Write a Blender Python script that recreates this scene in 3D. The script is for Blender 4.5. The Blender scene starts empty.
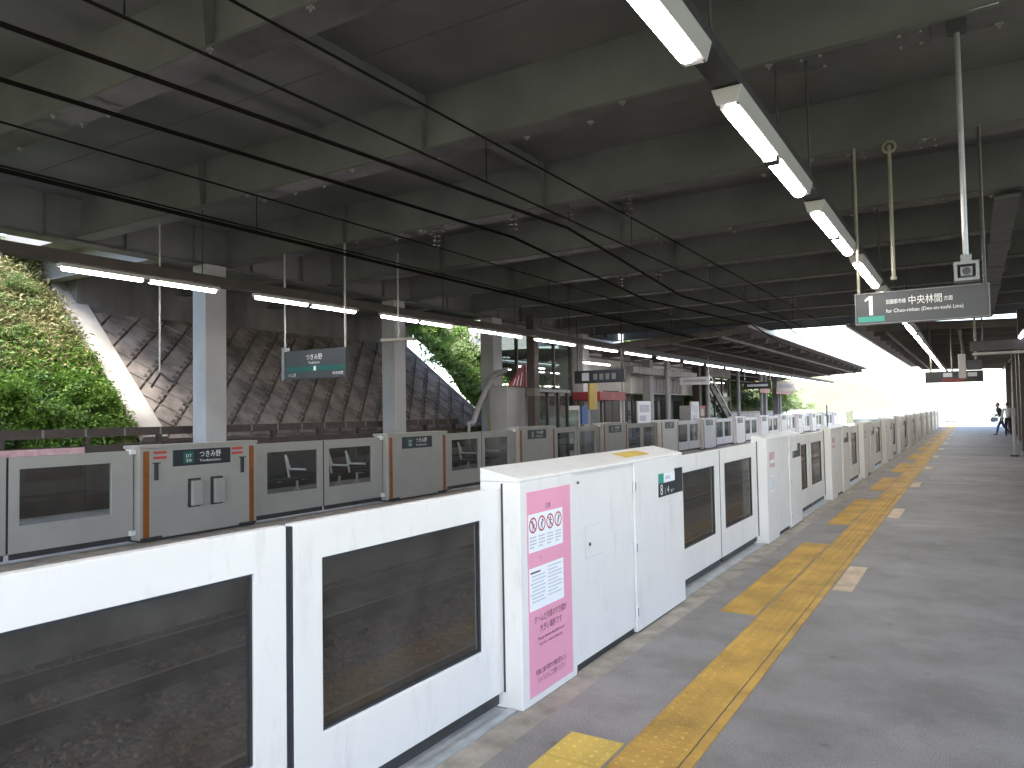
import bpy, math, random
from mathutils import Vector, Matrix
random.seed(7)
S = bpy.context.scene
COL = S.collection
R = math.radians

# ------------------------------------------------------------------ camera
CAM_H = 1.675
cam_d = bpy.data.cameras.new('camera')
cam = bpy.data.objects.new('camera', cam_d)
COL.objects.link(cam)
cam_d.sensor_width = 36.0
cam_d.lens = 749.0 / 1024.0 * 36.0
cam_d.clip_start = 0.05
cam_d.clip_end = 3000
_r = Vector((0.85204428, 0.52318621, -0.01722598))
_d = Vector((-0.03486517, 0.02388459, -0.99910657))
_f = Vector((-0.52230734, 0.85188363, 0.0385917))
cam.matrix_world = Matrix(((_r.x, -_d.x, -_f.x, 0), (_r.y, -_d.y, -_f.y, 0), (_r.z, -_d.z, -_f.z, CAM_H), (0, 0, 0, 1)))
S.camera = cam

# ------------------------------------------------------------------ light
SUN_DIR = Vector((0.30, -0.46, 0.83)).normalized()      # towards the sun
W = bpy.data.worlds.new('World')
S.world = W
W.use_nodes = True
nt = W.node_tree
nt.nodes.clear()
sky = nt.nodes.new('ShaderNodeTexSky')
sky.sky_type = 'NISHITA'
sky.sun_disc = False
sky.sun_elevation = math.asin(SUN_DIR.z)
sky.sun_rotation = math.atan2(SUN_DIR.x, SUN_DIR.y)
sky.air_density = 1.0
sky.dust_density = 2.0
bg = nt.nodes.new('ShaderNodeBackground')
bg.inputs['Strength'].default_value = 0.15
wo = nt.nodes.new('ShaderNodeOutputWorld')
nt.links.new(sky.outputs[0], bg.inputs[0])
nt.links.new(bg.outputs[0], wo.inputs[0])
sun_d = bpy.data.lights.new('sun', 'SUN')
sun_d.energy = 1.5
sun_d.angle = R(24)
sun_d.color = (1.0, 0.95, 0.88)
sun = bpy.data.objects.new('sun', sun_d)
COL.objects.link(sun)
sun.rotation_euler = (-SUN_DIR).to_track_quat('-Z', 'Y').to_euler()
S.view_settings.view_transform = 'Standard'
S.view_settings.look = 'None'
S.view_settings.gamma = 1.0
S.view_settings.use_curve_mapping = False
S.view_settings.exposure = 2.85
S.cycles.max_bounces = 10
S.cycles.diffuse_bounces = 6
S.cycles.transparent_max_bounces = 16
S.cycles.caustics_reflective = False
S.cycles.caustics_refractive = False
S.cycles.sample_clamp_indirect = 6.0
S.cycles.use_denoising = True
TUBE_W = 8.5

# ------------------------------------------------------------------ materials
def mat(name, col, rough=0.6, metal=0.0, var=0.12, scale=3.0, bump=0.0, bscale=40.0, col2=None, stretch=None, spec=0.5, coat=0.0):
    m = bpy.data.materials.new(name)
    m.use_nodes = True
    n, l = m.node_tree.nodes, m.node_tree.links
    b = n['Principled BSDF']
    b.inputs['Roughness'].default_value = rough
    b.inputs['Metallic'].default_value = metal
    b.inputs['Specular IOR Level'].default_value = spec
    b.inputs['Coat Weight'].default_value = coat
    geo = n.new('ShaderNodeNewGeometry')
    mp = n.new('ShaderNodeMapping')
    l.new(geo.outputs['Position'], mp.inputs['Vector'])
    if stretch:
        mp.inputs['Scale'].default_value = stretch
    nz = n.new('ShaderNodeTexNoise')
    nz.inputs['Scale'].default_value = scale
    nz.inputs['Detail'].default_value = 6
    nz.inputs['Roughness'].default_value = 0.6
    l.new(mp.outputs[0], nz.inputs['Vector'])
    rp = n.new('ShaderNodeValToRGB')
    c2 = col2 if col2 else tuple(c * (1 - var * 1.6) for c in col)
    c1 = col if col2 else tuple(min(1, c * (1 + var * 0.6)) for c in col)
    rp.color_ramp.elements[0].position = 0.32
    rp.color_ramp.elements[0].color = (*c2, 1)
    rp.color_ramp.elements[1].position = 0.66
    rp.color_ramp.elements[1].color = (*c1, 1)
    l.new(nz.outputs[0], rp.inputs[0])
    l.new(rp.outputs[0], b.inputs['Base Color'])
    if bump > 0:
        nb = n.new('ShaderNodeTexNoise')
        nb.inputs['Scale'].default_value = bscale
        nb.inputs['Detail'].default_value = 4
        l.new(geo.outputs['Position'], nb.inputs['Vector'])
        bp = n.new('ShaderNodeBump')
        bp.inputs['Strength'].default_value = bump
        bp.inputs['Distance'].default_value = 0.01
        l.new(nb.outputs[0], bp.inputs['Height'])
        l.new(bp.outputs[0], b.inputs['Normal'])
    return m

def emis(name, col, strength):
    m = bpy.data.materials.new(name)
    m.use_nodes = True
    n, l = m.node_tree.nodes, m.node_tree.links
    n.clear()
    e = n.new('ShaderNodeEmission')
    e.inputs[0].default_value = (*col, 1)
    e.inputs[1].default_value = strength
    o = n.new('ShaderNodeOutputMaterial')
    l.new(e.outputs[0], o.inputs[0])
    return m

def glass(name, tint, gloss=0.06, rough=0.03, dust=0.03):
    m = bpy.data.materials.new(name)
    m.use_nodes = True
    n, l = m.node_tree.nodes, m.node_tree.links
    n.clear()
    t = n.new('ShaderNodeBsdfTransparent')
    t.inputs[0].default_value = (*tint, 1)
    g = n.new('ShaderNodeBsdfGlossy')
    g.inputs['Roughness'].default_value = rough
    fr = n.new('ShaderNodeLayerWeight')
    fr.inputs[0].default_value = 0.25
    ml = n.new('ShaderNodeMath')
    ml.operation = 'MULTIPLY_ADD'
    ml.inputs[1].default_value = 0.22
    ml.inputs[2].default_value = gloss
    l.new(fr.outputs['Fresnel'], ml.inputs[0])
    mx = n.new('ShaderNodeMixShader')
    l.new(ml.outputs[0], mx.inputs[0])
    l.new(t.outputs[0], mx.inputs[1])
    l.new(g.outputs[0], mx.inputs[2])
    df = n.new('ShaderNodeBsdfDiffuse')
    df.inputs[0].default_value = (0.42, 0.40, 0.37, 1)
    geo = n.new('ShaderNodeNewGeometry')
    dn = n.new('ShaderNodeTexNoise')
    dn.inputs['Scale'].default_value = 5
    dn.inputs['Detail'].default_value = 5
    l.new(geo.outputs['Position'], dn.inputs['Vector'])
    dm = n.new('ShaderNodeMath'); dm.operation = 'MULTIPLY'; dm.inputs[1].default_value = 2 * dust
    l.new(dn.outputs[0], dm.inputs[0])
    m3 = n.new('ShaderNodeMixShader')
    l.new(dm.outputs[0], m3.inputs[0])
    l.new(mx.outputs[0], m3.inputs[1])
    l.new(df.outputs[0], m3.inputs[2])
    o = n.new('ShaderNodeOutputMaterial')
    l.new(m3.outputs[0], o.inputs[0])
    return m

def leafmat(name, c1, c2):
    m = bpy.data.materials.new(name)
    m.use_nodes = True
    n, l = m.node_tree.nodes, m.node_tree.links
    n.clear()
    geo = n.new('ShaderNodeNewGeometry')
    rp = n.new('ShaderNodeValToRGB')
    rp.color_ramp.elements[0].color = (*c2, 1)
    rp.color_ramp.elements[1].color = (*c1, 1)
    l.new(geo.outputs['Random Per Island'], rp.inputs[0])
    d = n.new('ShaderNodeBsdfPrincipled')
    d.inputs['Roughness'].default_value = 0.55
    l.new(rp.outputs[0], d.inputs['Base Color'])
    t = n.new('ShaderNodeBsdfTranslucent')
    l.new(rp.outputs[0], t.inputs[0])
    mx = n.new('ShaderNodeMixShader')
    mx.inputs[0].default_value = 0.35
    l.new(d.outputs[0], mx.inputs[1])
    l.new(t.outputs[0], mx.inputs[2])
    o = n.new('ShaderNodeOutputMaterial')
    l.new(mx.outputs[0], o.inputs[0])
    return m

def asphalt_mat():
    m = mat('platform_asphalt', (0.272, 0.257, 0.252), 0.66, var=0.16, scale=0.55, bump=0.35, bscale=160)
    n, l = m.node_tree.nodes, m.node_tree.links
    b = n['Principled BSDF']
    rp = [x for x in n if x.type == 'VALTORGB'][0]
    geo = [x for x in n if x.type == 'NEW_GEOMETRY'][0]
    f = n.new('ShaderNodeTexNoise')
    f.inputs['Scale'].default_value = 140
    f.inputs['Detail'].default_value = 2
    l.new(geo.outputs['Position'], f.inputs['Vector'])
    r2 = n.new('ShaderNodeValToRGB')
    r2.color_ramp.elements[0].position = 0.35
    r2.color_ramp.elements[0].color = (0.62, 0.62, 0.62, 1)
    r2.color_ramp.elements[1].position = 0.7
    r2.color_ramp.elements[1].color = (1.22, 1.22, 1.22, 1)
    l.new(f.outputs[0], r2.inputs[0])
    # lighter and darker streaks across the platform
    mp = n.new('ShaderNodeMapping')
    mp.inputs['Scale'].default_value = (0.35, 2.2, 1)
    l.new(geo.outputs['Position'], mp.inputs['Vector'])
    s = n.new('ShaderNodeTexNoise')
    s.inputs['Scale'].default_value = 0.8
    s.inputs['Detail'].default_value = 5
    l.new(mp.outputs[0], s.inputs['Vector'])
    r3 = n.new('ShaderNodeValToRGB')
    r3.color_ramp.elements[0].position = 0.35
    r3.color_ramp.elements[0].color = (0.86, 0.855, 0.85, 1)
    r3.color_ramp.elements[1].position = 0.65
    r3.color_ramp.elements[1].color = (1.04, 1.04, 1.04, 1)
    l.new(s.outputs[0], r3.inputs[0])
    m1 = n.new('ShaderNodeMix'); m1.data_type = 'RGBA'; m1.blend_type = 'MULTIPLY'; m1.inputs[0].default_value = 1
    m2 = n.new('ShaderNodeMix'); m2.data_type = 'RGBA'; m2.blend_type = 'MULTIPLY'; m2.inputs[0].default_value = 1
    l.new(rp.outputs[0], m1.inputs[6]); l.new(r2.outputs[0], m1.inputs[7])
    l.new(m1.outputs[2], m2.inputs[6]); l.new(r3.outputs[0], m2.inputs[7])
    # gum spots and small stains
    vo = n.new('ShaderNodeTexVoronoi'); vo.inputs['Scale'].default_value = 2.3
    l.new(geo.outputs['Position'], vo.inputs['Vector'])
    r4 = n.new('ShaderNodeValToRGB')
    r4.color_ramp.elements[0].position = 0.045; r4.color_ramp.elements[0].color = (0.78, 0.77, 0.76, 1)
    r4.color_ramp.elements[1].position = 0.075; r4.color_ramp.elements[1].color = (1, 1, 1, 1)
    l.new(vo.outputs['Distance'], r4.inputs[0])
    st = n.new('ShaderNodeTexNoise'); st.inputs['Scale'].default_value = 1.7; st.inputs['Detail'].default_value = 10; st.inputs['Roughness'].default_value = 0.7
    l.new(geo.outputs['Position'], st.inputs['Vector'])
    r5 = n.new('ShaderNodeValToRGB')
    r5.color_ramp.elements[0].position = 0.38; r5.color_ramp.elements[0].color = (0.80, 0.79, 0.77, 1)
    r5.color_ramp.elements[1].position = 0.56; r5.color_ramp.elements[1].color = (1.03, 1.03, 1.03, 1)
    l.new(st.outputs[0], r5.inputs[0])
    m3 = n.new('ShaderNodeMix'); m3.data_type = 'RGBA'; m3.blend_type = 'MULTIPLY'; m3.inputs[0].default_value = 1
    m4 = n.new('ShaderNodeMix'); m4.data_type = 'RGBA'; m4.blend_type = 'MULTIPLY'; m4.inputs[0].default_value = 1
    l.new(m2.outputs[2], m3.inputs[6]); l.new(r4.outputs[0], m3.inputs[7])
    l.new(m3.outputs[2], m4.inputs[6]); l.new(r5.outputs[0], m4.inputs[7])
    l.new(m4.outputs[2], b.inputs['Base Color'])
    return m

def gravel_mat(name, c1, c2, sc):
    m = mat(name, c1, 0.9, col2=c2, scale=sc, bump=0.0)
    n, l = m.node_tree.nodes, m.node_tree.links
    b = n['Principled BSDF']
    geo = [x for x in n if x.type == 'NEW_GEOMETRY'][0]
    v = n.new('ShaderNodeTexVoronoi')
    v.inputs['Scale'].default_value = sc
    l.new(geo.outputs['Position'], v.inputs['Vector'])
    hs = n.new('ShaderNodeValToRGB')
    hs.color_ramp.elements[0].color = (*c2, 1)
    hs.color_ramp.elements[1].color = (*c1, 1)
    sp = n.new('ShaderNodeSeparateColor')
    l.new(v.outputs['Color'], sp.inputs[0])
    l.new(sp.outputs[0], hs.inputs[0])
    l.new(hs.outputs[0], b.inputs['Base Color'])
    bp = n.new('ShaderNodeBump')
    bp.inputs['Strength'].default_value = 0.9
    bp.inputs['Distance'].default_value = 0.04
    bp.invert = True
    l.new(v.outputs['Distance'], bp.inputs['Height'])
    l.new(bp.outputs[0], b.inputs['Normal'])
    return m

M = {}
M['asphalt'] = asphalt_mat()
M['pale_floor'] = mat('pale_platform_concrete', (0.42, 0.41, 0.395), 0.75, var=0.15, scale=1.2, bump=0.2, bscale=60)
M['patch'] = mat('asphalt_patch', (0.31, 0.295, 0.285), 0.8, var=0.18, scale=2.5, bump=0.35, bscale=150)
M['edge_concrete'] = mat('edge_concrete', (0.30, 0.27, 0.23), 0.85, var=0.25, scale=5, bump=0.3, bscale=60)
M['slab'] = mat('platform_concrete', (0.24, 0.23, 0.21), 0.9, var=0.3, scale=1.5, bump=0.3)
M['plate'] = mat('threshold_steel', (0.52, 0.55, 0.57), 0.42, metal=0.55, var=0.15, scale=6)
M['white'] = mat('gate_white_paint', (0.72, 0.70, 0.675), 0.32, var=0.025, scale=2.0, spec=0.5)
def scuff(m):
    n, l = m.node_tree.nodes, m.node_tree.links
    b = n['Principled BSDF']
    rp = [x for x in n if x.type == 'VALTORGB'][0]
    geo = [x for x in n if x.type == 'NEW_GEOMETRY'][0]
    mp = n.new('ShaderNodeMapping'); mp.inputs['Scale'].default_value = (3, 3, 0.7)
    l.new(geo.outputs['Position'], mp.inputs['Vector'])
    z = n.new('ShaderNodeTexNoise'); z.inputs['Scale'].default_value = 2.6; z.inputs['Detail'].default_value = 9; z.inputs['Roughness'].default_value = 0.72
    l.new(mp.outputs[0], z.inputs['Vector'])
    r2 = n.new('ShaderNodeValToRGB')
    r2.color_ramp.elements[0].position = 0.54; r2.color_ramp.elements[0].color = (0, 0, 0, 1)
    r2.color_ramp.elements[1].position = 0.80; r2.color_ramp.elements[1].color = (0.5, 0.5, 0.5, 1)
    l.new(z.outputs[0], r2.inputs[0])
    mx = n.new('ShaderNodeMix'); mx.data_type = 'RGBA'
    mx.inputs[7].default_value = (0.40, 0.38, 0.35, 1)
    l.new(r2.outputs[0], mx.inputs[0]); l.new(rp.outputs[0], mx.inputs[6])
    l.new(mx.outputs[2], b.inputs['Base Color'])
    r3 = n.new('ShaderNodeMapRange'); r3.inputs[3].default_value = 0.24; r3.inputs[4].default_value = 0.5
    l.new(z.outputs[0], r3.inputs[0]); l.new(r3.outputs[0], b.inputs['Roughness'])
scuff(M['white'])
M['gatesteel'] = mat('gate_steel_paint', (0.36, 0.345, 0.32), 0.42, metal=0.15, var=0.05, scale=2.0)
M['white2'] = mat('gate_white_trim', (0.70, 0.70, 0.70), 0.4, var=0.05, scale=3)
M['rubber'] = mat('black_rubber', (0.02, 0.022, 0.03), 0.6, var=0.1)
M['dark'] = mat('dark_metal', (0.035, 0.035, 0.036), 0.5, var=0.2, scale=5)
M['brown_dark'] = mat('dark_brown_metal', (0.06, 0.045, 0.038), 0.55, var=0.2, scale=5)
M['gate_glass'] = glass('tinted_gate_glass', (0.58, 0.56, 0.54), 0.012, dust=0.06)
M['clear_glass'] = glass('clear_glass', (0.82, 0.88, 0.85), 0.05)
M['pink'] = mat('pink_poster_paper', (0.74, 0.32, 0.435), 0.45, var=0.03, scale=3)
M['paper'] = mat('white_paper', (0.78, 0.80, 0.82), 0.5, var=0.02)
M['greyprint'] = mat('grey_print', (0.50, 0.52, 0.57), 0.5, var=0.05)
M['inkdark'] = mat('dark_plum_ink', (0.10, 0.03, 0.06), 0.5, var=0.05)
M['inkred'] = mat('red_ink', (0.42, 0.03, 0.06), 0.5, var=0.05)
M['signblack'] = mat('sign_black', (0.022, 0.026, 0.034), 0.35, var=0.05)
M['signgrey'] = mat('sign_dark_grey', (0.055, 0.058, 0.066), 0.4, var=0.05)
M['signframe'] = mat('sign_frame_grey', (0.20, 0.205, 0.21), 0.45, metal=0.3, var=0.05)
M['teal'] = mat('teal_print', (0.03, 0.30, 0.24), 0.4, var=0.05)
M['teal_dim'] = mat('teal_print_dimmed', (0.015, 0.10, 0.09), 0.4, var=0.05)  # teal darkened as if the far signs get less light
M['letter'] = mat('white_lettering', (0.85, 0.85, 0.85), 0.4, var=0.0)
M['orange'] = mat('orange_strip', (0.25, 0.075, 0.012), 0.4, var=0.15, scale=8)
M['redsticker'] = mat('red_sticker', (0.50, 0.05, 0.05), 0.5, var=0.1)
M['pinksticker'] = mat('pale_pink_sticker', (0.62, 0.38, 0.42), 0.5, var=0.2, scale=9)
M['yellow'] = mat('yellow_tactile', (0.47, 0.278, 0.048), 0.7, var=0.22, scale=2.4, bump=0.2, bscale=90)
M['yellow2'] = mat('yellow_tactile_new', (0.56, 0.385, 0.075), 0.6, var=0.12, scale=3)
M['peach'] = mat('peach_floor_mark', (0.56, 0.43, 0.30), 0.75, var=0.2, scale=5)
M['yellowsign'] = mat('yellow_sign', (0.45, 0.31, 0.045), 0.5, var=0.1)
M['girder'] = mat('girder_paint', (0.185, 0.185, 0.174), 0.6, var=0.16, scale=0.9, bump=0.06, bscale=8)
M['flange'] = mat('girder_paint_dimmed', (0.125, 0.123, 0.117), 0.6, var=0.22, scale=2.2)  # girder paint, darkened here to cancel the light from below
M['deck'] = mat('deck_steel', (0.205, 0.20, 0.19), 0.7, var=0.16, scale=0.7)
M['bolt'] = mat('bolt_steel', (0.26, 0.255, 0.24), 0.5, metal=0.2, var=0.2, scale=30)
M['column'] = mat('column_paint', (0.36, 0.365, 0.37), 0.5, var=0.08, scale=1.2)
M['revet'] = mat('revetment_block', (0.27, 0.235, 0.212), 0.9, var=0.36, scale=1.6, bump=0.4, bscale=25)
M['revet_bed'] = mat('revetment_bed', (0.25, 0.22, 0.20), 0.95, var=0.3, scale=2)
M['concrete'] = mat('pale_concrete', (0.42, 0.40, 0.37), 0.9, var=0.2, scale=1.1, bump=0.3, bscale=20)
M['abutment'] = mat('abutment_concrete', (0.20, 0.19, 0.18), 0.9, var=0.35, scale=0.8, bump=0.3, bscale=20, stretch=(1, 1, 0.4))
M['joint'] = mat('joint_dirt', (0.095, 0.085, 0.076), 0.95, var=0.3)
M['soil'] = mat('bank_soil', (0.24, 0.21, 0.13), 0.95, col2=(0.07, 0.10, 0.035), scale=1.3, bump=0.6, bscale=9)
M['ground'] = mat('ground_gravelly', (0.26, 0.25, 0.21), 0.95, col2=(0.12, 0.16, 0.06), scale=0.15, bump=0.4, bscale=6)
M['ballast'] = gravel_mat('ballast', (0.20, 0.155, 0.115), (0.06, 0.048, 0.038), 14)
M['stone'] = mat('ballast_stone', (0.22, 0.17, 0.125), 0.9, var=0.5, scale=12)
M['sleeper'] = mat('sleeper_concrete', (0.085, 0.075, 0.065), 0.9, var=0.3, scale=4)
M['rail'] = mat('rail_steel', (0.10, 0.07, 0.05), 0.5, metal=0.5, var=0.3, scale=6)
M['railtop'] = mat('rail_head', (0.25, 0.22, 0.19), 0.45, metal=0.7, var=0.1)
M['lamp_white'] = mat('lamp_housing', (0.42, 0.415, 0.40), 0.45, var=0.04)
M['tube'] = emis('lit_tube', (1.0, 0.955, 0.90), TUBE_W)
M['tube2'] = emis('lit_tube_cool', (1.0, 0.92, 0.95), TUBE_W * 0.7)
M['weep'] = mat('weep_slot_shade', (0.15, 0.132, 0.12), 0.95, var=0.3)  # dark colour stands for the shade inside the slots
M['galv'] = mat('galvanised_pipe', (0.34, 0.345, 0.34), 0.4, metal=0.6, var=0.12, scale=8)
M['ivory'] = mat('ivory_pipe', (0.30, 0.29, 0.23), 0.5, var=0.1)
M['porcelain'] = mat('insulator', (0.09, 0.075, 0.065), 0.35, var=0.1)
M['wire'] = mat('wire', (0.012, 0.011, 0.010), 0.95, var=0.1, spec=0.05)
M['roof'] = mat('canopy_roof', (0.15, 0.135, 0.125), 0.7, var=0.15, scale=1)
M['purlin'] = mat('canopy_purlin', (0.15, 0.135, 0.12), 0.6, var=0.15, scale=2)
M['wall_white'] = mat('station_wall', (0.72, 0.72, 0.68), 0.8, var=0.1, scale=0.8)
M['wall_grey'] = mat('station_panel', (0.33, 0.33, 0.325), 0.7, var=0.1, scale=1)
M['red'] = mat('red_panel', (0.27, 0.035, 0.04), 0.5, var=0.12)
M['blue'] = mat('blue_panel', (0.04, 0.10, 0.28), 0.5, var=0.1)
M['bark'] = mat('bark', (0.12, 0.09, 0.065), 0.95, var=0.3, scale=6)
M['leafA'] = leafmat('leaf_bright', (0.22, 0.36, 0.06), (0.06, 0.14, 0.022))
M['leafB'] = leafmat('leaf_dark', (0.12, 0.23, 0.045), (0.03, 0.08, 0.016))
M['leafC'] = leafmat('leaf_pale', (0.22, 0.29, 0.11), (0.09, 0.16, 0.045))
M['straw'] = leafmat('dry_grass', (0.36, 0.33, 0.17), (0.22, 0.22, 0.10))
M['skin'] = mat('skin', (0.50, 0.32, 0.24), 0.5, var=0.05)
M['jacket'] = mat('dark_cloth', (0.03, 0.025, 0.035), 0.85, var=0.1)
M['jeans'] = mat('blue_denim', (0.05, 0.10, 0.24), 0.85, var=0.15)
M['cloth_white'] = mat('white_cloth', (0.7, 0.7, 0.7), 0.85, var=0.05)
M['hair'] = mat('black_hair', (0.015, 0.012, 0.01), 0.5, var=0.1)
M['bagblue'] = mat('pale_blue_bag', (0.35, 0.42, 0.55), 0.6, var=0.1)

# ------------------------------------------------------------------ helpers
class MB:
    def __init__(s):
        s.v, s.f = [], []
    def add(s, vs, fs):
        o = len(s.v)
        s.v += [tuple(p) for p in vs]
        s.f += [tuple(i + o for i in f) for f in fs]
        return s
    def box(s, x0, x1, y0, y1, z0, z1):
        return s.add([(x0, y0, z0), (x1, y0, z0), (x1, y1, z0), (x0, y1, z0), (x0, y0, z1), (x1, y0, z1), (x1, y1, z1), (x0, y1, z1)],
                     [(0, 3, 2, 1), (4, 5, 6, 7), (0, 1, 5, 4), (1, 2, 6, 5), (2, 3, 7, 6), (3, 0, 4, 7)])
    def tube(s, p0, p1, r, n=8, r2=None):
        p0, p1 = Vector(p0), Vector(p1)
        d = (p1 - p0).normalized()
        a = d.orthogonal().normalized()
        b = d.cross(a)
        r2 = r if r2 is None else r2
        vs = []
        for p, rr in ((p0, r), (p1, r2)):
            for i in range(n):
                t = 2 * math.pi * i / n
                vs.append(p + a * (rr * math.cos(t)) + b * (rr * math.sin(t)))
        fs = [(i, (i + 1) % n, n + (i + 1) % n, n + i) for i in range(n)]
        fs += [tuple(range(n - 1, -1, -1)), tuple(range(n, 2 * n))]
        return s.add(vs, fs)
    def bar(s, p0, p1, w, h):
        """rectangular bar; w sideways, h in the plane containing Z"""
        p0, p1 = Vector(p0), Vector(p1)
        d = (p1 - p0).normalized()
        a = d.cross(Vector((0, 0, 1)))
        a = a.normalized() if a.length > 1e-4 else Vector((1, 0, 0))
        b = a.cross(d)
        vs = []
        for p in (p0, p1):
            for (i, j) in ((-1, -1), (1, -1), (1, 1), (-1, 1)):
                vs.append(p + a * (i * w / 2) + b * (j * h / 2))
        return s.add(vs, [(0, 1, 5, 4), (1, 2, 6, 5), (2, 3, 7, 6), (3, 0, 4, 7), (0, 3, 2, 1), (4, 5, 6, 7)])
    def prism(s, poly, fn, a, b):
        """poly of (u,v); fn(u,v,t)->xyz"""
        n = len(poly)
        vs = [fn(u, v, a) for u, v in poly] + [fn(u, v, b) for u, v in poly]
        fs = [(i, (i + 1) % n, n + (i + 1) % n, n + i) for i in range(n)] + [tuple(range(n - 1, -1, -1)), tuple(range(n, 2 * n))]
        return s.add(vs, fs)
    def path(s, pts, r, n=6):
        for a, b in zip(pts[:-1], pts[1:]):
            s.tube(a, b, r, n)
        return s
    def build(s, name, m, parent=None, bevel=0.0, smooth=False, flipfix=True):
        me = bpy.data.meshes.new(name)
        me.from_pydata(s.v, [], s.f)
        if flipfix:
            import bmesh
            bm = bmesh.new()
            bm.from_mesh(me)
            bmesh.ops.recalc_face_normals(bm, faces=bm.faces)
            bm.to_mesh(me)
            bm.free()
        me.materials.append(m)
        o = bpy.data.objects.new(name, me)
        COL.objects.link(o)
        if parent:
            o.parent = parent
        if bevel:
            bv = o.modifiers.new('bevel', 'BEVEL')
            bv.width = bevel
            bv.segments = 2
            bv.limit_method = 'ANGLE'
        if smooth:
            for p in me.polygons:
                p.use_smooth = True
        return o

def tag(o, label=None, cat=None, group=None, kind=None):
    if label: o['label'] = label
    if cat: o['category'] = cat
    if group: o['group'] = group
    if kind: o['kind'] = kind
    return o

def empty(name, loc=(0, 0, 0), rz=0.0):
    o = bpy.data.objects.new(name, None)
    o.empty_display_size = 0.1
    COL.objects.link(o)
    o.location = loc
    o.rotation_euler = (0, 0, rz)
    return o

def kids(o):
    return [c for c in COL.objects if c.parent == o]

def copy_tree(o, loc=None, parent=None):
    c = o.copy()
    COL.objects.link(c)
    if parent: c.parent = parent
    if loc is not None: c.location = loc
    for k in o.children:
        copy_tree(k, None, c)
    return c

def bx(name, m, parent, x0, x1, y0, y1, z0, z1, bevel=0.0):
    return MB().box(x0, x1, y0, y1, z0, z1).build(name, m, parent, bevel)

_textcache = {}
def text(name, s, size, m, parent, loc, face='x', align='LEFT', squeeze=1.0, width=None):
    """flat printed lettering. face 'x': read from +X (runs along +Y); face 'y': read from -Y (runs along +X)"""
    key = (s, size, align)
    if key not in _textcache:
        cu = bpy.data.curves.new('lettering', 'FONT')
        cu.body = s
        cu.size = size
        cu.align_x = align
        cu.resolution_u = 2
        t = bpy.data.objects.new('lettering', cu)
        COL.objects.link(t)
        dg = bpy.context.evaluated_depsgraph_get()
        me = bpy.data.meshes.new_from_object(t.evaluated_get(dg))
        _textcache[key] = ([tuple(v.co) for v in me.vertices], [tuple(p.vertices) for p in me.polygons])
        bpy.data.objects.remove(t)
        bpy.data.curves.remove(cu)
        bpy.data.meshes.remove(me)
    vs, fs = _textcache[key]
    if not vs:
        return None
    if width:
        xs = [v[0] for v in vs]
        squeeze = width / max(1e-4, max(xs) - min(xs))
    me = bpy.data.meshes.new(name)
    if face == 'x':
        me.from_pydata([(0, v[0] * squeeze, v[1]) for v in vs], [], fs)
    else:
        me.from_pydata([(v[0] * squeeze, 0, v[1]) for v in vs], [], fs)
    me.materials.append(m)
    o = bpy.data.objects.new(name, me)
    COL.objects.link(o)
    o.parent = parent
    o.location = loc
    return o

# ================================================================== SETTING
# ---- ground, trackbed, platforms
GZ = -1.1
EX, FX = -2.75, -9.2            # platform edges
gm = MB()
gm.box(-400, 400, -120, 900, GZ - 0.35, GZ - 0.3)
gnd = tag(gm.build('ground', M['ground']), kind='structure')
tag(bx('trackbed', M['ballast'], None, FX + 0.02, EX - 0.02, -12, 160, GZ - 0.29, GZ), kind='structure')

def platform(name, x0, x1, y0, y1):
    o = bx(name, M['slab'], None, x0, x1, y0, y1, GZ - 0.28, -0.06)
    return tag(o, kind='structure')
platform('platform_base', EX, 6.0, -9, 84)
pb = platform('platform_base', -14.3, FX, -9, 84)
tag(bx('platform_floor', M['asphalt'], None, -2.05, 6.0, -9, 84, -0.059, 0.0), kind='structure')
tag(bx('edge_strip', M['edge_concrete'], None, EX, -2.051, -9, 84, -0.059, -0.002), kind='structure')
tag(bx('platform_floor', M['pale_floor'], None, -14.3, FX - 0.55, -9, 84, -0.059, 0.0), kind='structure')
tag(bx('edge_strip', M['edge_concrete'], None, FX - 0.549, FX, -9, 84, -0.059, -0.002), kind='structure')

# ---- joints, patches and a drain cover in the near platform floor
pj = empty('floor_joint', (0, 0, 0))
tag(pj, kind='structure')
for k, y in enumerate((18.4, 23.9, 29.4, 34.9, 40.4)):
    MB().box(-1.15, 5.95, y - 0.006, y + 0.006, 0.0, 0.0015).build('joint', M['joint'], pj)
for (x0, x1, y0, y1) in ((-0.9, 0.4, 19.3, 20.6), (0.9, 2.4, 24.4, 25.0)):
    tag(MB().box(x0, x1, y0, y1, 0.0, 0.004).build('asphalt_patch', M['patch']), kind='structure')

# ---- ballast stones close to the gates
sm = MB()
def stone(mb, c, r):
    vs = []
    for dx, dy, dz in ((1, 0, 0), (-1, 0, 0), (0, 1, 0), (0, -1, 0), (0, 0, 1), (0, 0, -1)):
        k = r * random.uniform(0.6, 1.25)
        vs.append((c[0] + dx * k + random.uniform(-.3, .3) * r, c[1] + dy * k + random.uniform(-.3, .3) * r, c[2] + dz * k * 0.8))
    mb.add(vs, [(0, 2, 4), (2, 1, 4), (1, 3, 4), (3, 0, 4), (2, 0, 5), (1, 2, 5), (3, 1, 5), (0, 3, 5)])
for i in range(9000):
    x = random.uniform(-9.1, -2.85)
    y = -1 + 15 * random.random() ** 1.3
    stone(sm, (x, y, GZ + random.uniform(0.0, 0.03)), random.uniform(0.02, 0.045))
tag(sm.build('ballast', M['stone'], flipfix=False), kind='stuff')

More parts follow.
